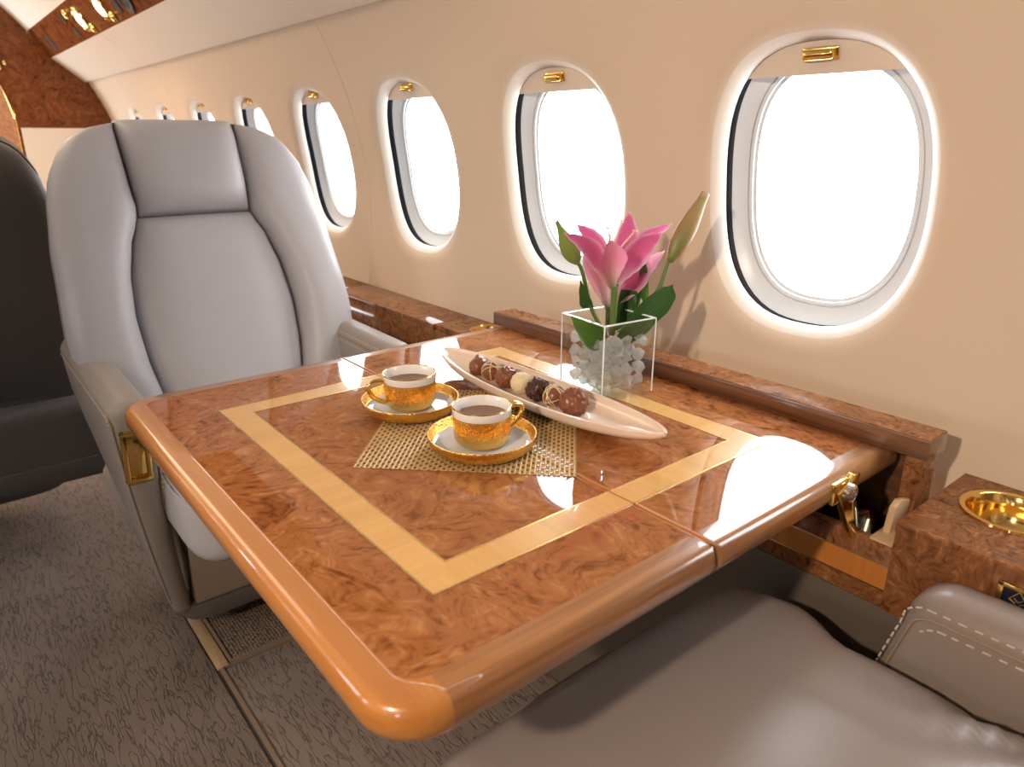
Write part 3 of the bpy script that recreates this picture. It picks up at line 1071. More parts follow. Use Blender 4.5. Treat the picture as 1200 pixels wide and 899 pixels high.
# ------------------------------------------------------------------ folding table
th = thing('folding_table', 'glossy burl folding table with pale inlaid border between the two seats', 'table', (0.515, 0.71, -0.033))
XA, XH, XB, YA, YB, TT = 0.163, 0.5125, 0.890, 0.322, 1.098, 0.033


def leaf_outline(x0, x1, corners):
    """outline points with outward normals and edge softness; corners: radius for (x0,y0),(x1,y0),(x1,y1),(x0,y1)"""
    pts = []
    cs = [(x0, YA, 180, corners[0]), (x1, YA, 270, corners[1]), (x1, YB, 0, corners[2]), (x0, YB, 90, corners[3])]
    for (x, y, a0, r) in cs:
        sx, sy = (1 if x == x0 else -1), (1 if y == YA else -1)
        for k in range(9):
            a = radians(a0 + 90 * k / 8)
            pts.append((x + sx * r + r * cos(a), y + sy * r + r * sin(a), cos(a), sin(a)))
    return pts


def table_leaf(x0, x1, corners, hinge, mats, label):
    pts = leaf_outline(x0, x1, corners)

    def ring(ins, z):
        lp = []
        for (x, y, nx, ny) in pts:
            near_h = abs(x - hinge) < 0.0085
            k = 0.10 if near_h else 1.0
            dx = nx * ins * k
            dy = ny * ins * (1.0)
            lp.append((x - dx, y - dy, z))
        return lp
    BW = 0.030
    prof = []
    for k in range(9):
        a = radians(-90 + 180 * k / 8)
        prof.append((0.0115 * (1 - cos(a) ** 0.8) if cos(a) > 1e-6 else 0.0115, -TT / 2 + (TT / 2) * sin(a)))
    bm = BM()
    fill = bm.faces.new([bm.verts.new(p) for p in ring(BW, 0.0)])
    lo = bm.faces.new([bm.verts.new(p) for p in reversed(ring(BW, -TT))])
    leaf = obj('table_leaf', bm, MT['burl'], th, 40, label)
    bm = BM()
    rings(bm, [ring(BW, -TT)] + [ring(i, z) for i, z in prof] + [ring(BW, 0.0)])
    for f in bm.faces: f.material_index = 0
    bmesh.ops.recalc_face_normals(bm, faces=bm.faces)
    o = obj('edge_band', bm, [MT['band'], MT['bandx']], leaf, 40)
    for p in o.data.polygons:
        c = p.center + BASE[o]
        if c.y < YA + BW * 1.01 and c.x > XA + 0.05: p.material_index = 1
        if c.y > YB - BW * 1.01 and c.x > XA + 0.05: p.material_index = 1
    return leaf


leafA = table_leaf(XA, XH - 0.0012, (0.050, 0.006, 0.006, 0.050), XH, None, 'aisle leaf of the table')
leafB = table_leaf(XH + 0.0012, XB, (0.006, 0.010, 0.010, 0.006), XH, None, 'window leaf of the table')
OX0, OX1, OY0, OY1 = 0.265, 0.7635, 0.428, 0.967
IX0, IX1, IY0, IY1 = 0.3005, 0.7465 - 0.0, 0.4625, 0.9295
IX1 = OX1 - (IX0 - OX0)


def strip(leaf, name, poly, m, z=0.0004):
    obj(name, prism(BM(), poly, 'z', -0.0004, z), m, leaf, 0)


for leaf, x_a, x_b, lft in ((leafA, OX0, XH - 0.0012, True), (leafB, XH + 0.0012, OX1, False)):
    if lft:
        strip(leaf, 'satinwood_strip', [(OX0, OY0), (IX0, IY0), (IX0, IY1), (OX0, OY1)], MT['satin'])
        strip(leaf, 'satinwood_strip', [(OX0, OY0), (x_b, OY0), (x_b, IY0), (IX0, IY0)], MT['satin2'])
        strip(leaf, 'satinwood_strip', [(OX0, OY1), (IX0, IY1), (x_b, IY1), (x_b, OY1)], MT['satin2'])
    else:
        strip(leaf, 'satinwood_strip', [(OX1, OY0), (OX1, OY1), (IX1, IY1), (IX1, IY0)], MT['satin'])
        strip(leaf, 'satinwood_strip', [(x_a, OY0), (OX1, OY0), (IX1, IY0), (x_a, IY0)], MT['satin2'])
        strip(leaf, 'satinwood_strip', [(x_a, IY1), (IX1, IY1), (OX1, OY1), (x_a, OY1)], MT['satin2'])
    w = 0.0009
    for (a0, a1, b0, b1, inner) in ((OX0, OX1, OY0, OY1, 0), (IX0, IX1, IY0, IY1, 1)):
        xs = (a0, x_b) if lft else (x_a, a1)
        xe = a0 if lft else a1
        for (p, q, r, s) in ((xs[0], xs[1], b0 - w, b0 + w), (xs[0], xs[1], b1 - w, b1 + w), (xe - w, xe + w, b0, b1)):
            obj('brass_line', cbox(p, q, r, s, -0.0003, 0.0007), MT['brassline'], leaf, 0)
# swing arm at the near edge
arm = [(0.757, 0.000), (0.772, -0.002), (0.768, -0.030), (0.790, -0.062), (0.816, -0.066), (0.832, -0.104), (0.800, -0.110), (0.772, -0.082), (0.752, -0.052), (0.728, -0.016), (0.745, -0.010)]
obj('support_arm', prism(BM(), arm, 'y', 0.316, 0.324, 0.0012), MT['brass'], th, label='brass swing arm')
t = BM()
lathe(t, [(0.011, 0), (0.011, 0.006), (0.008, 0.008), (0.004, 0.0082), (0.0005, 0.007)], (0, 0, 0), 20, True, True)
bm = BM(); merge(bm, t, Matrix.Translation((0.747, 0.316, -0.018)) @ Matrix.Rotation(pi / 2, 4, 'X'))
obj('pivot_bolt', bm, MT['steel'], th, label='steel pivot bolt')
obj('hinge_plate', cbox(0.722, 0.775, 0.3185, 0.325, -0.030, -0.004, 0.002), MT['brass'], th)

# ------------------------------------------------------------------ walnut side ledge
def holed_slab(x0, x1, y0, y1, z0, z1, c, r):
    bm = BM()
    bd = rect_boundary(x0, x1, y0, y1, 14, 14)
    ci = [(c[0] + r * cos(atan2(q - c[1], p - c[0])), c[1] + r * sin(atan2(q - c[1], p - c[0]))) for p, q in bd]
    rings(bm, [[(p, q, z0) for p, q in bd], [(p, q, z1 - 0.002) for p, q in bd], [(p + (0.002 if p == x0 else 0), q, z1) for p, q in bd], [(p, q, z1) for p, q in ci], [(p, q, z0) for p, q in ci]])
    return bm


def cup_holder(parent, c, r, z):
    bm = BM()
    lathe(bm, [(r * 1.16, -0.0005), (r * 1.15, 0.0028), (r * 1.05, 0.0036), (r, 0.001), (r * 0.95, -0.012), (r * 0.86, -0.030), (r * 0.60, -0.042), (0.002, -0.045)], (c[0], c[1], z), 48, False, True)
    return obj('cup_holder', bm, MT['gold'], parent, 60, 'gold recessed cup holder')


# near console
th = thing('side_console', 'walnut burl ledge console beside the near armrest, with gold cup holder', 'console', (0.88, -0.2, -0.16))
CN = (0.905, 0.197)
obj('ledge_top', holed_slab(0.781, 0.978, -0.05, 0.272, -0.062, -0.050, CN, 0.048), MT['burl2'], th, 30)
obj('ledge_top', cbox(0.781, 0.978, -1.6, -0.05, -0.062, -0.050), MT['burl2'], th, 30)
bm = BM()
prism(bm, [(0.780, -1.6), (0.780, 0.232), (0.7835, 0.2718), (0.795, 0.2718), (0.795, -1.6)], 'z', -0.166, -0.0622)
obj('front_panel', bm, MT['burl2'], th, 30)
obj('end_panel', cbox(0.786, 0.95, 0.262, 0.2718, -0.166, -0.0622), MT['burl2'], th, 30)
cup_holder(th, CN, 0.046, -0.0500)
# printed placard with gold frame
py0, py1, pz0, pz1 = 0.108, 0.166, -0.098, -0.067
bm = BM()
for a, b, c, d in ((py0, py1, pz1 - 0.005, pz1), (py0, py1, pz0, pz0 + 0.005), (py0, py0 + 0.006, pz0, pz1), (py1 - 0.006, py1, pz0, pz1)):
    box(bm, 0.7765, 0.7802, a, b, c, d, 0.0012)
fr = obj('placard', bm, MT['brass'], th, label='gold framed placard')
obj('placard_plate', cbox(0.7785, 0.7802, py0 + 0.005, py1 - 0.005, pz0 + 0.004, pz1 - 0.004), MT['navy'], fr)
bm = BM()
yc, zc_ = 0.146, -0.080
for a, b in (((0, 0.008), (0.008, -0.003)), ((0, 0.008), (-0.008, -0.003)), ((0.008, -0.003), (0.002, -0.006)), ((-0.008, -0.003), (-0.002, -0.006)), ((0.004, -0.0005), (0, -0.004)), ((-0.004, -0.0005), (0, -0.004))):
    tube(bm, [(0.7783, yc + a[0], zc_ + a[1]), (0.7783, yc + b[0], zc_ + b[1])], 0.0008, 5)
box(bm, 0.7778, 0.7786, yc - 0.011, yc + 0.011, zc_ - 0.0105, zc_ - 0.0088)
obj('emblem', bm, MT['brassline'], fr)
# faint three-line print on the ledge, too small to read
bm = BM()
rr = random.Random(3)
for row, (x, ya, yb) in enumerate(((0.8225, 0.176, 0.130), (0.8145, 0.172, 0.126), (0.8045, 0.188, 0.132), (0.7965, 0.182, 0.126))):
    y = ya
    while y > yb:
        w = rr.uniform(0.0010, 0.0026)
        if rr.random() > 0.16: box(bm, x - 0.0019 * rr.uniform(0.5, 1), x + 0.0019 * rr.uniform(0.5, 1), y - w, y, -0.0502, -0.0498)
        y -= w + 0.0009
obj('print', bm, MT['ink'], th, 0)

# table bay: rail, post, lower panel
th = thing('table_bay', 'walnut wall rail and panel that the folding table hangs from', 'console', (0.88, 0.7, -0.17))
bm = BM()
box(bm, 0.852, 0.9035, 0.278, 1.104, 0.0012, 0.026, 0.0015)
obj('rail', bm, MT['walnut'], th, 30)
obj('rail_top', cbox(0.8535, 0.9025, 0.2795, 1.1025, 0.0255, 0.0268), MT['burl2'], th, 0)
obj('post', cbox(0.856, 0.902, 0.283, 0.303, -0.149, 0.0010, 0.001), MT['burl2'], th, 30)
obj('back_panel', cbox(0.9025, 0.912, 0.304, 1.103, -0.165, 0.003), MT['walnut'], th, 30)
obj('lower_panel', cbox(0.786, 0.800, 0.2725, 1.28, -0.166, -0.086, 0.001), MT['burl2'], th, 30)
obj('bay_floor', cbox(0.80, 0.903, 0.2725, 1.28, -0.166, -0.150), MT['black'], th, 30)
obj('inlay_band', cbox(0.7845, 0.7862, 0.254, 1.28, -0.1415, -0.1115), MT['orange'], th, 0)
for z in (-0.1105, -0.1425):
    obj('brass_line', cbox(0.7838, 0.7866, 0.254, 1.28, z - 0.0011, z + 0.0011), MT['brassline'], th, 0)
mp = [(0.817, -0.052), (0.829, -0.046), (0.862, -0.054), (0.880, -0.066), (0.866, -0.082), (0.845, -0.105), (0.817, -0.120), (0.806, -0.110)]
obj('arm_bracket', prism(BM(), mp, 'y', 0.288, 0.296, 0.001), MT['maple'], th, label='pale wooden arm bracket')
obj('stop_block', cbox(0.787, 0.840, 0.274, 0.300, -0.090, -0.0835, 0.001), MT['maple'], th)
for (y, z) in ((0.36, -0.045), (0.42, -0.045)):
    t = BM(); lathe(t, [(0.011, 0), (0.011, 0.05), (0.006, 0.052), (0.001, 0.050)], (0, 0, 0), 16, True, True)
    bm = BM(); merge(bm, t, Matrix.Translation((0.9025, y, z)) @ Matrix.Rotation(-pi / 2, 4, 'Y'))
    obj('roller', bm, MT['black'], th)

# far console
th = thing('side_console', 'walnut ledge along the wall between the table and the far seat', 'console', (0.92, 3.0, -0.16))
CF = (0.932, 1.222)
obj('ledge_top', holed_slab(0.871, 0.979, 1.105, 1.349, -0.062, -0.050, CF, 0.040), MT['burl2'], th, 30)
obj('ledge_top', cbox(0.866, 0.979, 1.3505, 1.85, -0.062, -0.050, 0.001), MT['burl2'], th, 30)
obj('ledge_top', cbox(0.866, 0.979, 1.8515, 4.76, -0.062, -0.050, 0.001), MT['burl2'], th, 30)
obj('front_panel', cbox(0.8672, 0.884, 1.3505, 1.85, -0.166, -0.0625, 0.001), MT['burl2'], th, 30)
obj('front_panel', cbox(0.8672, 0.884, 1.8515, 4.76, -0.166, -0.0625, 0.001), MT['burl2'], th, 30)
bm = BM()
prism(bm, [(1.349, -0.0625), (1.300, -0.0625), (1.281, -0.076), (1.281, -0.166), (1.349, -0.166)], 'x', 0.868, 0.884, 0.001)
obj('end_panel', bm, MT['burl2'], th, 30)
obj('lower_shelf', cbox(0.786, 0.884, 1.282, 4.76, -0.172, -0.1665), MT['burl2'], th, 30)
cup_holder(th, CF, 0.038, -0.0500)

# ------------------------------------------------------------------ placemat
u = Vector((0.717, -0.697, 0)).normalized()
vv = Vector((0.697, 0.717, 0)).normalized()
P0 = Vector((0.3245, 0.688, 0.0009))
LU, LV = 0.257, 0.272
th = thing('placemat', 'open woven golden placemat under the coffee cups', 'placemat', P0 + u * LU / 2 + vv * LV / 2)
NS = 46
for name, a, la, b, lb, m, ph, nn in (('warp_strands', u, LU, vv, LV, MT['rattan'], 0, NS), ('weft_strands', vv, LV, u, LU, MT['rattan2'], 1, NS)):
    bm = BM()
    for i in range(nn):
        o = P0 + b * lb * (i + 0.5) / nn
        loops = []
        K = NS * 2
        w = 0.00150 if ph == 0 else 0.00125
        for k in range(K + 1):
            z = 0.00065 * cos(pi * (k / 2 + i + ph)) if 0 < k < K else 0
            p = o + a * la * k / K + Vector((0, 0, z))
            loops.append([p - b * w + Vector((0, 0, -.0002)), p + Vector((0, 0, 0.0006)), p + b * w + Vector((0, 0, -.0002))])
        rings(bm, loops, False)
    tag(obj(name, bm, m, th, 60), kind='stuff')

# ------------------------------------------------------------------ cups and saucers
ZM = 0.0023


def cup_set(c, hang, lab_s, lab_c):
    s = thing('saucer', lab_s, 'saucer', (c[0], c[1], ZM), 'gold rimmed saucers')
    bm = BM()
    lathe(bm, [(0.030, 0.0), (0.052, 0.0004), (0.0585, 0.0020), (0.0630, 0.0060), (0.0655, 0.0120), (0.0668, 0.0180), (0.0664, 0.0190), (0.0650, 0.0188), (0.0636, 0.0160), (0.0612, 0.0100), (0.0595, 0.0078)], (c[0], c[1], ZM), 72)
    t = obj('gold_rim', bm, MT['hammer'], s, 50)
    bm = BM()
    lathe(bm, [(0.0596, 0.0079), (0.0565, 0.0062), (0.049, 0.0052), (0.030, 0.0048), (0.024, 0.0046), (0.0005, 0.0046)], (c[0], c[1], ZM), 72, False, True)
    obj('well', bm, MT['porcelain'], s, 50, 'white porcelain well')
    z0 = ZM + 0.0050
    k = thing('coffee_cup', lab_c, 'cup', (c[0], c[1], z0), 'gold coffee cups')
    bm = BM()
    lathe(bm, [(0.024, 0.0), (0.0265, 0.0006), (0.0300, 0.0030), (0.0338, 0.0085), (0.0345, 0.013), (0.0353, 0.0360), (0.0353, 0.0385)], (c[0], c[1], z0), 72)
    obj('gold_body', bm, MT['hammer'], k, 60)
    bm = BM()
    lathe(bm, [(0.0353, 0.0385), (0.0357, 0.0390), (0.0361, 0.0470), (0.0361, 0.0482)], (c[0], c[1], z0), 72, False)
    lathe(bm, [(0.0346, 0.0490), (0.0340, 0.0480), (0.0328, 0.034), (0.0320, 0.020), (0.0290, 0.008), (0.001, 0.006)], (c[0], c[1], z0), 72, False, True)
    obj('white_lip', bm, MT['porcelain'], k, 50, 'white porcelain band and inside')
    bm = BM()
    lathe(bm, [(0.0361, 0.0481), (0.0365, 0.0487), (0.0360, 0.0496), (0.0350, 0.0496), (0.0345, 0.0489)], (c[0], c[1], z0), 72, False)
    obj('gold_lip', bm, MT['gold'], k, 60)
    bm = BM()
    lathe(bm, [(0.0329, 0.0360), (0.031, 0.0357), (0.0005, 0.0357)], (c[0], c[1], z0), 48, False, True)
    obj('coffee', bm, MT['coffee'], k, 60, 'black coffee')
    bm = BM()
    d = Vector((cos(hang), sin(hang), 0))
    pth = [(0.0345, 0.0400), (0.046, 0.0415), (0.0555, 0.0375), (0.0565, 0.030), (0.050, 0.019), (0.0345, 0.0100)]
    pts = spline([(c[0] + d.x * r, c[1] + d.y * r, z0 + z) for r, z in pth], 28)
    tube(bm, pts, [0.0030 + 0.0012 * abs(2 * i / 28 - 1) for i in range(29)], 10)
    obj('handle', bm, MT['gold'], k, 70)


cup_set((0.4745, 0.6385), radians(-8), 'gold rimmed white saucer under the nearer cup', 'gold hammered coffee cup nearer the camera, full of black coffee')
cup_set((0.4725, 0.8000), radians(163), 'gold rimmed white saucer under the farther cup', 'gold hammered coffee cup farther from the camera, its handle to the left')

# ------------------------------------------------------------------ boat dish with chocolates
DX, DY, DL = 0.6215, 0.708, 0.230
th = thing('serving_dish', 'long peach porcelain boat dish holding a row of chocolates', 'dish', (DX, DY, 0.0025))


def dish_w(s): return 0.0475 * max(0.0, (1 - abs(s) ** 2.3)) ** 0.62


def dish_loops(inner):
    loops = []
    NL = 60
    for j in range(NL + 1):
        s = sin((2 * j / NL - 1) * pi / 2) * 0.9995
        w = dish_w(s) + 0.0012
        rim = 0.027 + 0.006 * s * s
        bot = 0.0030 + 0.021 * abs(s) ** 3.2 + 0.005 * abs(s) ** 24
        th_ = 0.0032
        loops.append((s, w, rim, bot, th_))
    return loops


bm = BM()
lps = []
for (s, w, rim, bot, t_) in dish_loops(False):
    lp = []
    K = 14
    for k in range(K + 1):                       # outside, left rim to right rim
        a = pi * k / K
        lp.append((DX - w * cos(a), DY + s * DL, rim - (rim - bot) * sin(a) ** 0.72))
    wi_, bi = max(w - t_, 0.0006), min(bot + t_, rim - 0.0003)
    for k in range(K + 1):                       # inside, back again
        a = pi * (1 - k / K)
        lp.append((DX - wi_ * cos(a), DY + s * (DL - t_), rim + 0.0004 - (rim - bi) * sin(a) ** 0.72))
    lps.append(lp)
rings(bm, lps, True, True, True)
obj('bowl', bm, MT['dish'], th, 60)


def truffle(y, r, kind, label):
    c = Vector((DX + 0.003, y, 0.0068 + r))
    m = {'d': MT['dkchoc'], 'm': MT['mlchoc'], 'w': MT['whchoc'], 'r': MT['mlchoc'], 's': MT['mlchoc']}[kind]
    th = thing('chocolate_truffle', label, 'chocolate', (c.x, c.y, 0.0068), 'chocolates in the boat dish')
    bm = BM()
    bmesh.ops.create_icosphere(bm, subdivisions=4, radius=1.0)
    sd = Vector((y * 91, y * 37, 3))
    for v in bm.verts:
        n = v.co.normalized()
        if kind in ('d', 'r'):
            k = 0.97 + 0.13 * noise.noise(n * 4.0 + sd) + 0.30 * abs(noise.noise(n * 9 + sd)) + 0.14 * noise.noise(n * 19 + sd)
        elif kind == 's':
            k = 0.96 + 0.20 * abs(noise.noise(n * 5 + sd)) + 0.10 * noise.noise(n * 12 + sd)
            k += 0.34 * max(0, n.dot(Vector((0.25, 0.45, 0.85)).normalized()) - 0.93) / 0.07
        elif kind == 'w':
            k = 1 + 0.10 * noise.noise(n * 7 + sd) + 0.05 * noise.noise(n * 15 + sd)
        else:
            k = 1 + 0.01 * noise.noise(n * 4 + sd)
        p = n * r * k
        p.z = max(p.z * 0.97, -r * 0.97)
        v.co = c + p
    body = obj('shell', bm, m, th, 80)
    if kind == 'm':
        bm = BM()
        rr = random.Random(int(y * 1000))
        for q in range(6):
            ax = Vector((rr.uniform(-1, 1), rr.uniform(-1, 1), rr.uniform(-0.5, 0.5))).normalized()
            off = rr.uniform(-0.35, 0.35)
            e1 = ax.orthogonal().normalized(); e2 = ax.cross(e1)
            pts = []
            for k in range(25):
                a = 2 * pi * k / 24
                n = (e1 * cos(a) + e2 * sin(a)) * sqrt(1 - off * off) + ax * off
                pts.append(c + n * (r * 1.012))
            tube(bm, pts, 0.0007, 5)
        obj('drizzle', bm, MT['whchoc'], th, 80, 'white chocolate drizzle')


for y, r, kd, lab in ((0.847, 0.0150, 's', 'rough milk chocolate with a pointed peak, farthest in the dish'), (0.8135, 0.0155, 'm', 'smooth milk chocolate with white drizzle, second from the far end'),
                      (0.779, 0.0155, 'r', 'rough milk chocolate next to the white one, toward the far end'), (0.7435, 0.0160, 'w', 'creamy white chocolate in the middle of the dish'),
                      (0.708, 0.0160, 'd', 'rough dark chocolate next to the white one, toward the near end'), (0.673, 0.0160, 'm', 'smooth milk chocolate with white drizzle, second from the near end'),
                      (0.635, 0.0185, 'r', 'largest rough milk chocolate, nearest in the dish')):
    truffle(y, r, kd, lab)

# ------------------------------------------------------------------ vase, ice and lilies
VC = Vector((0.7475, 0.6935, 0.0009))
VA = radians(-6)
VH, VS, VT = 0.112, 0.0485, 0.0042
VM = Matrix.Translation(VC) @ Matrix.Rotation(VA, 4, 'Z')
th = thing('glass_vase', 'square clear glass vase holding lilies and clear acrylic ice', 'vase', VC)


def sq(h, z): return [(-h, -h, z), (h, -h, z), (h, h, z), (-h, h, z)]


t = BM()
rings(t, [sq(VS, 0.0), sq(VS, VH)], True, True)
rings(t, [sq(VS - VT, VH), sq(VS - VT, 0.009)], True, False, True)
bm = BM(); merge(bm, t, VM)
obj('glass_wall', bm, MT['glass'], th, 20)
t = BM()
for a in (0, 1, 2, 3):
    R_ = Matrix.Rotation(a * pi / 2, 4, 'Z')
    b_ = cbox(-VS, VS - VT, -VS, -VS + VT, VH, VH + 0.0012)
    merge(t, b_, R_)
    b_ = cbox(-VS - 0.0003, -VS + 0.0012, -VS - 0.0003, -VS + 0.0012, 0.001, VH)
    merge(t, b_, R_)
bm = BM(); merge(bm, t, VM)
obj('glass_edge', bm, MT['glassrim'], th, 20)

rr = random.Random(11)
ice_meshes = []
for k in range(8):
    bm = BM()
    for i in range(13):
        d = Vector((rr.gauss(0, 1), rr.gauss(0, 1), rr.gauss(0, 1))).normalized()
        bm.verts.new(d * rr.uniform(0.0092, 0.0118))
    res = bmesh.ops.convex_hull(bm, input=bm.verts)
    bmesh.ops.delete(bm, geom=list({g for g in res['geom_unused'] + res['geom_interior'] if isinstance(g, bmesh.types.BMVert)}), context='VERTS')
    bmesh.ops.recalc_face_normals(bm, faces=bm.faces)
    me = bpy.data.meshes.new('ice_chunk')
    bm.to_mesh(me); bm.free()
    me.materials.append(MT['ice'])
    ice_meshes.append(me)
n = 0
for lay in range(4):
    for i in range(4):
        for j in range(4):
            p = Vector((-0.0330 + 0.0220 * i + rr.uniform(-.0006, .0006), -0.0330 + 0.0220 * j + rr.uniform(-.0006, .0006), 0.0205 + 0.0185 * lay + (rr.uniform(0, 0.006) if lay == 3 else rr.uniform(-.001, .001))))
            o = bpy.data.objects.new('ice_chunk', ice_meshes[rr.randrange(8)])
            COL.objects.link(o)
            o.location = VM @ p
            o.rotation_euler = (rr.uniform(0, 6), rr.uniform(0, 6), rr.uniform(0, 6))
            tag(o, 'clear faceted acrylic ice chunk heaped in the square glass vase', 'ice chunk', 'acrylic ice in the vase')


def blade(path, widths, side, cup=0.0, nu=8, nl=22, tip=None):
    """leaf or petal: surface along a spline; side = preferred width direction"""
    P = spline(path, nl)
    side = Vector(side).normalized()
    bm = BM()
    uvl = bm.loops.layers.uv.new('UVMap')
    rows = []
    for j, p in enumerate(P):
        v = j / nl
        t = (P[min(j + 1, nl)] - P[max(j - 1, 0)]).normalized()
        s = (side - t * side.dot(t)).normalized()
        nn = s.cross(t)
        q = v * (len(widths) - 1)
        i = min(int(q), len(widths) - 2)
        f = q - i
        f = f * f * (3 - 2 * f)
        w = widths[i] + (widths[i + 1] - widths[i]) * f
        row = []
        for k in range(nu + 1):
            a = 2 * k / nu - 1
            row.append((bm.verts.new(p + s * a * w + nn * cup * w * (a * a) + nn * 0.06 * w * sin(v * 17 + a * 3) * abs(a)), k / nu, v))
        rows.append(row)
    for r0, r1 in zip(rows[:-1], rows[1:]):
        for k in range(nu):
            quad = (r0[k], r0[k + 1], r1[k + 1], r1[k])
            f = bm.faces.new([x[0] for x in quad])
            for lp, x in zip(f.loops, quad): lp[uvl].uv = (x[1], x[2])
    bmesh.ops.solidify(bm, geom=bm.faces[:], thickness=0.0007)
    return bm


def bud(p0, p1, r, n=18, shape=(0.28, 0.72, 0.95, 1.0, 0.92, 0.72, 0.48, 0.30, 0.22)):
    p0, p1 = Vector(p0), Vector(p1)
    t = (p1 - p0).normalized()
    a = t.orthogonal().normalized(); b = t.cross(a)
    bm = BM()
    uvl = bm.loops.layers.uv.new('UVMap')
    rows = []
    K = 24
    for j in range(K + 1):
        v = j / K
        q = v * (len(shape) - 1); i = min(int(q), len(shape) - 2); f = q - i
        w = r * (shape[i] + (shape[i + 1] - shape[i]) * f)
        rows.append([bm.verts.new(p0 + (p1 - p0) * v + (a * cos(2 * pi * k / n) + b * sin(2 * pi * k / n)) * w * (1 + 0.10 * cos(6 * pi * k / n))) for k in range(n)])
    for j in range(K):
        for k in range(n):
            f = bm.faces.new((rows[j][k], rows[j][(k + 1) % n], rows[j + 1][(k + 1) % n], rows[j + 1][k]))
            for lp, (x, y) in zip(f.loops, ((k, j), (k + 1, j), (k + 1, j + 1), (k, j + 1))): lp[uvl].uv = (x / n, y / K)
    bm.faces.new(list(reversed(rows[0]))); bm.faces.new(rows[-1])
    return bm


def stem(parent, pts, r0, r1, name='stem'):
    bm = BM()
    P = spline(pts, 24)
    tube(bm, P, [r0 + (r1 - r0) * i / 24 for i in range(25)], 10)
    return obj(name, bm, MT['stem'], parent, 80)


CR = Vector((0.775, -0.632, 0.0))       # across the view, for facing petals
# open pink lily
LB = Vector((0.7545, 0.690, 0.155))
th = thing('pink_lily', 'open pink lily bloom on a green stem in the middle of the vase', 'flower', (0.752, 0.690, 0.012))
stem(th, [(0.752, 0.690, 0.084), (0.7535, 0.690, 0.105), LB + Vector((0, 0, 0.004))], 0.0046, 0.0052)
TOWARD = Vector((-0.6, -0.73, 0.15)).normalized()


def petal(parent, path, wid, m, side=CR, cup=-0.35):
    return obj('petal', blade(path, wid, side, cup, 10, 26), m, parent, 80)


PW = [0.0032, 0.0055, 0.0090, 0.0130, 0.0142, 0.0115, 0.0065, 0.0008]
PWW = [0.0034, 0.0062, 0.0115, 0.0168, 0.0190, 0.0165, 0.0095, 0.0010]
petal(th, [(0.7529, 0.69, 0.1534), (0.7842, 0.708, 0.1883), (0.8117, 0.722, 0.2229), (0.8308, 0.738, 0.2528)], PWW, MT['petal'], CR, -0.30)
petal(th, [(0.7493, 0.69, 0.1538), (0.7449, 0.705, 0.1939), (0.7303, 0.716, 0.2229), (0.705, 0.722, 0.2443)], PW, MT['petal'], (0.70, -0.55, 0.30), -0.35)
petal(th, [(0.7565, 0.69, 0.1529), (0.7994, 0.705, 0.1883), (0.8476, 0.716, 0.2156), (0.905, 0.715, 0.2319)], PW, MT['petal'], (0.60, -0.50, -0.55), -0.35)
petal(th, [(0.7475, 0.69, 0.154), (0.7154, 0.683, 0.1903), (0.6822, 0.678, 0.2231), (0.6301, 0.668, 0.2439)], PW, MT['petal'], (0.60, -0.45, 0.66), 0.35)
petal(th, [(0.7547, 0.69, 0.1531), (0.7648, 0.68, 0.1829), (0.7812, 0.668, 0.2118), (0.808, 0.655, 0.23)], PWW, MT['petal'], (0.62, -0.50, -0.60), 0.35)
petal(th, [(0.7511, 0.69, 0.1536), (0.73, 0.674, 0.1864), (0.7165, 0.66, 0.214), (0.6904, 0.646, 0.2336)], [q * 0.92 for q in PWW], MT['petal3'], CR, 0.45)
for k, (tx, ty, tz) in enumerate(((0.774, 0.702, 0.246), (0.760, 0.716, 0.236), (0.790, 0.690, 0.232), (0.748, 0.700, 0.228))):
    bm = BM()
    P = spline([LB + Vector((0, 0, 0.01)), LB + Vector((0.006 * (k - 1.5), 0.004, 0.045)), (tx, ty, tz)], 12)
    tube(bm, P, [0.0011] * 13, 6)
    s = obj('stamen', bm, MT['whchoc'], th, 80)
    bm = BM()
    rbox(bm, (tx, ty, tz), (0.004, 0.007, 0.003), 0.0014, 3)
    obj('anther', bm, MT['whchoc'], s, 80)

# second lily behind, paler and seen from outside
LB2 = Vector((0.771, 0.716, 0.112))
th = thing('pink_lily', 'paler half-open lily bloom leaning behind the open one', 'flower', (0.771, 0.716, 0.012))
stem(th, [(0.7705, 0.716, 0.084), (0.771, 0.716, 0.100), LB2 + Vector((0, 0, 0.004))], 0.0042, 0.0045)
petal(th, [(0.7686, 0.716, 0.1162), (0.754, 0.722, 0.1583), (0.7494, 0.73, 0.1952), (0.7549, 0.742, 0.2205)], PWW, MT['petal2'], CR, 0.5)
petal(th, [(0.7686, 0.716, 0.1162), (0.7465, 0.708, 0.1613), (0.7304, 0.706, 0.1928), (0.7079, 0.7, 0.2148)], PW, MT['petal2'], (0.65, -0.5, 0.4), 0.4)
petal(th, [(0.7723, 0.716, 0.1157), (0.8116, 0.718, 0.1466), (0.8595, 0.724, 0.1679), (0.9036, 0.725, 0.1887)], PW, MT['petal2'], (0.5, -0.5, -0.6), 0.35)
petal(th, [(0.7723, 0.716, 0.1157), (0.7954, 0.708, 0.1399), (0.8195, 0.706, 0.1657), (0.834, 0.704, 0.1913)], PWW, MT['petal'], (0.6, -0.55, -0.45), 0.4)
petal(th, [(0.7723, 0.716, 0.1157), (0.8089, 0.735, 0.1496), (0.8538, 0.755, 0.1791), (0.8919, 0.772, 0.1938)], PW, MT['petal2'], CR, -0.3)

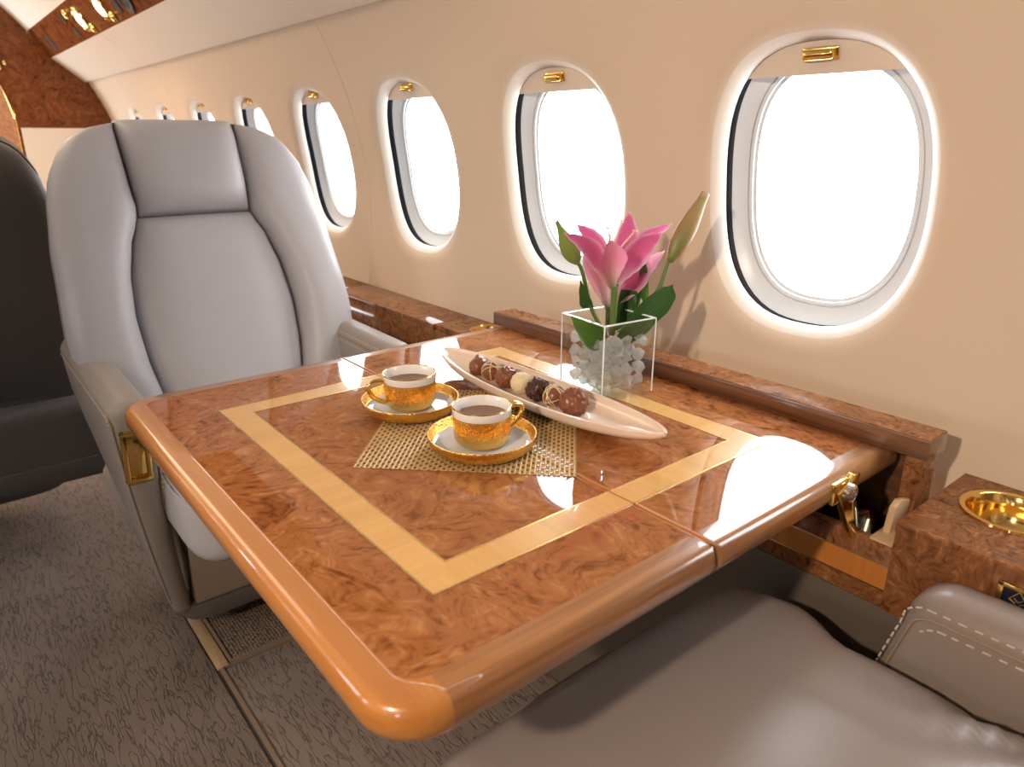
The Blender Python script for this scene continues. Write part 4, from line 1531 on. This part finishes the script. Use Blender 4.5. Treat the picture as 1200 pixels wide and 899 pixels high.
# left bud
th = thing('lily_bud', 'closed green lily bud on the thin left-leaning stem', 'flower bud', (0.742, 0.690, 0.012))
stem(th, [(0.737, 0.690, 0.088), (0.716, 0.699, 0.129), (0.698, 0.700, 0.180), (0.687, 0.700, 0.197)], 0.0034, 0.0026)
obj('bud', bud((0.687, 0.700, 0.195), (0.647, 0.700, 0.254), 0.0125), MT['ltgreen'], th, 80)
obj('leaf', blade([(0.716, 0.699, 0.129), (0.700, 0.694, 0.140), (0.686, 0.692, 0.172)], [0.003, 0.008, 0.009, 0.006, 0.001], CR, 0.3), MT['leaf'], th, 80)
obj('leaf', blade([(0.734, 0.684, 0.084), (0.715, 0.682, 0.086), (0.690, 0.683, 0.103), (0.668, 0.690, 0.1255)], [0.004, 0.013, 0.018, 0.016, 0.009, 0.001], (0.35, -0.25, 0.9), 0.25), MT['leaf2'], th, 80)
obj('leaf', blade([(0.738, 0.690, 0.086), (0.728, 0.684, 0.088), (0.720, 0.682, 0.106)], [0.003, 0.006, 0.006, 0.001], CR, 0.3), MT['leaf'], th, 80)

# right bud
th = thing('lily_bud', 'tall bronze lily bud on the right-leaning stem with a broad leaf', 'flower bud', (0.757, 0.680, 0.012))
stem(th, [(0.760, 0.682, 0.088), (0.797, 0.680, 0.108), (0.832, 0.675, 0.143), (0.848, 0.670, 0.189)], 0.0040, 0.0034)
obj('bud', bud((0.848, 0.670, 0.185), (0.908, 0.660, 0.281), 0.0145, shape=(0.34, 0.72, 0.92, 1.0, 0.98, 0.86, 0.68, 0.50, 0.42)), MT['bud'], th, 80)
obj('leaf', blade([(0.745, 0.676, 0.080), (0.765, 0.670, 0.088), (0.800, 0.664, 0.116), (0.832, 0.660, 0.136), (0.846, 0.660, 0.152)], [0.004, 0.013, 0.019, 0.019, 0.014, 0.001], (0.45, -0.38, -0.7), 0.25), MT['leaf'], th, 80)
obj('leaf', blade([(0.7872, 0.705, 0.0811), (0.7938, 0.703, 0.1149), (0.7979, 0.702, 0.1431)], [0.008, 0.012, 0.0145, 0.0140, 0.0125], CR, 0.3), MT['leaf'], th, 80)
obj('leaf', blade([(0.792, 0.700, 0.088), (0.802, 0.700, 0.120), (0.818, 0.700, 0.152)], [0.006, 0.011, 0.012, 0.010, 0.002], CR, 0.3), MT['leaf'], th, 80)
obj('leaf', blade([(0.834, 0.700, 0.118), (0.828, 0.700, 0.150), (0.822, 0.700, 0.192)], [0.003, 0.0065, 0.007, 0.006, 0.001], CR, 0.3), MT['leaf2'], th, 80)

# ------------------------------------------------------------------ lift the scene so that the floor is z = 0
for o in list(COL.objects):
    if o.parent is None and o.type not in {'CAMERA', 'LIGHT'}:
        o.location.z += LIFT
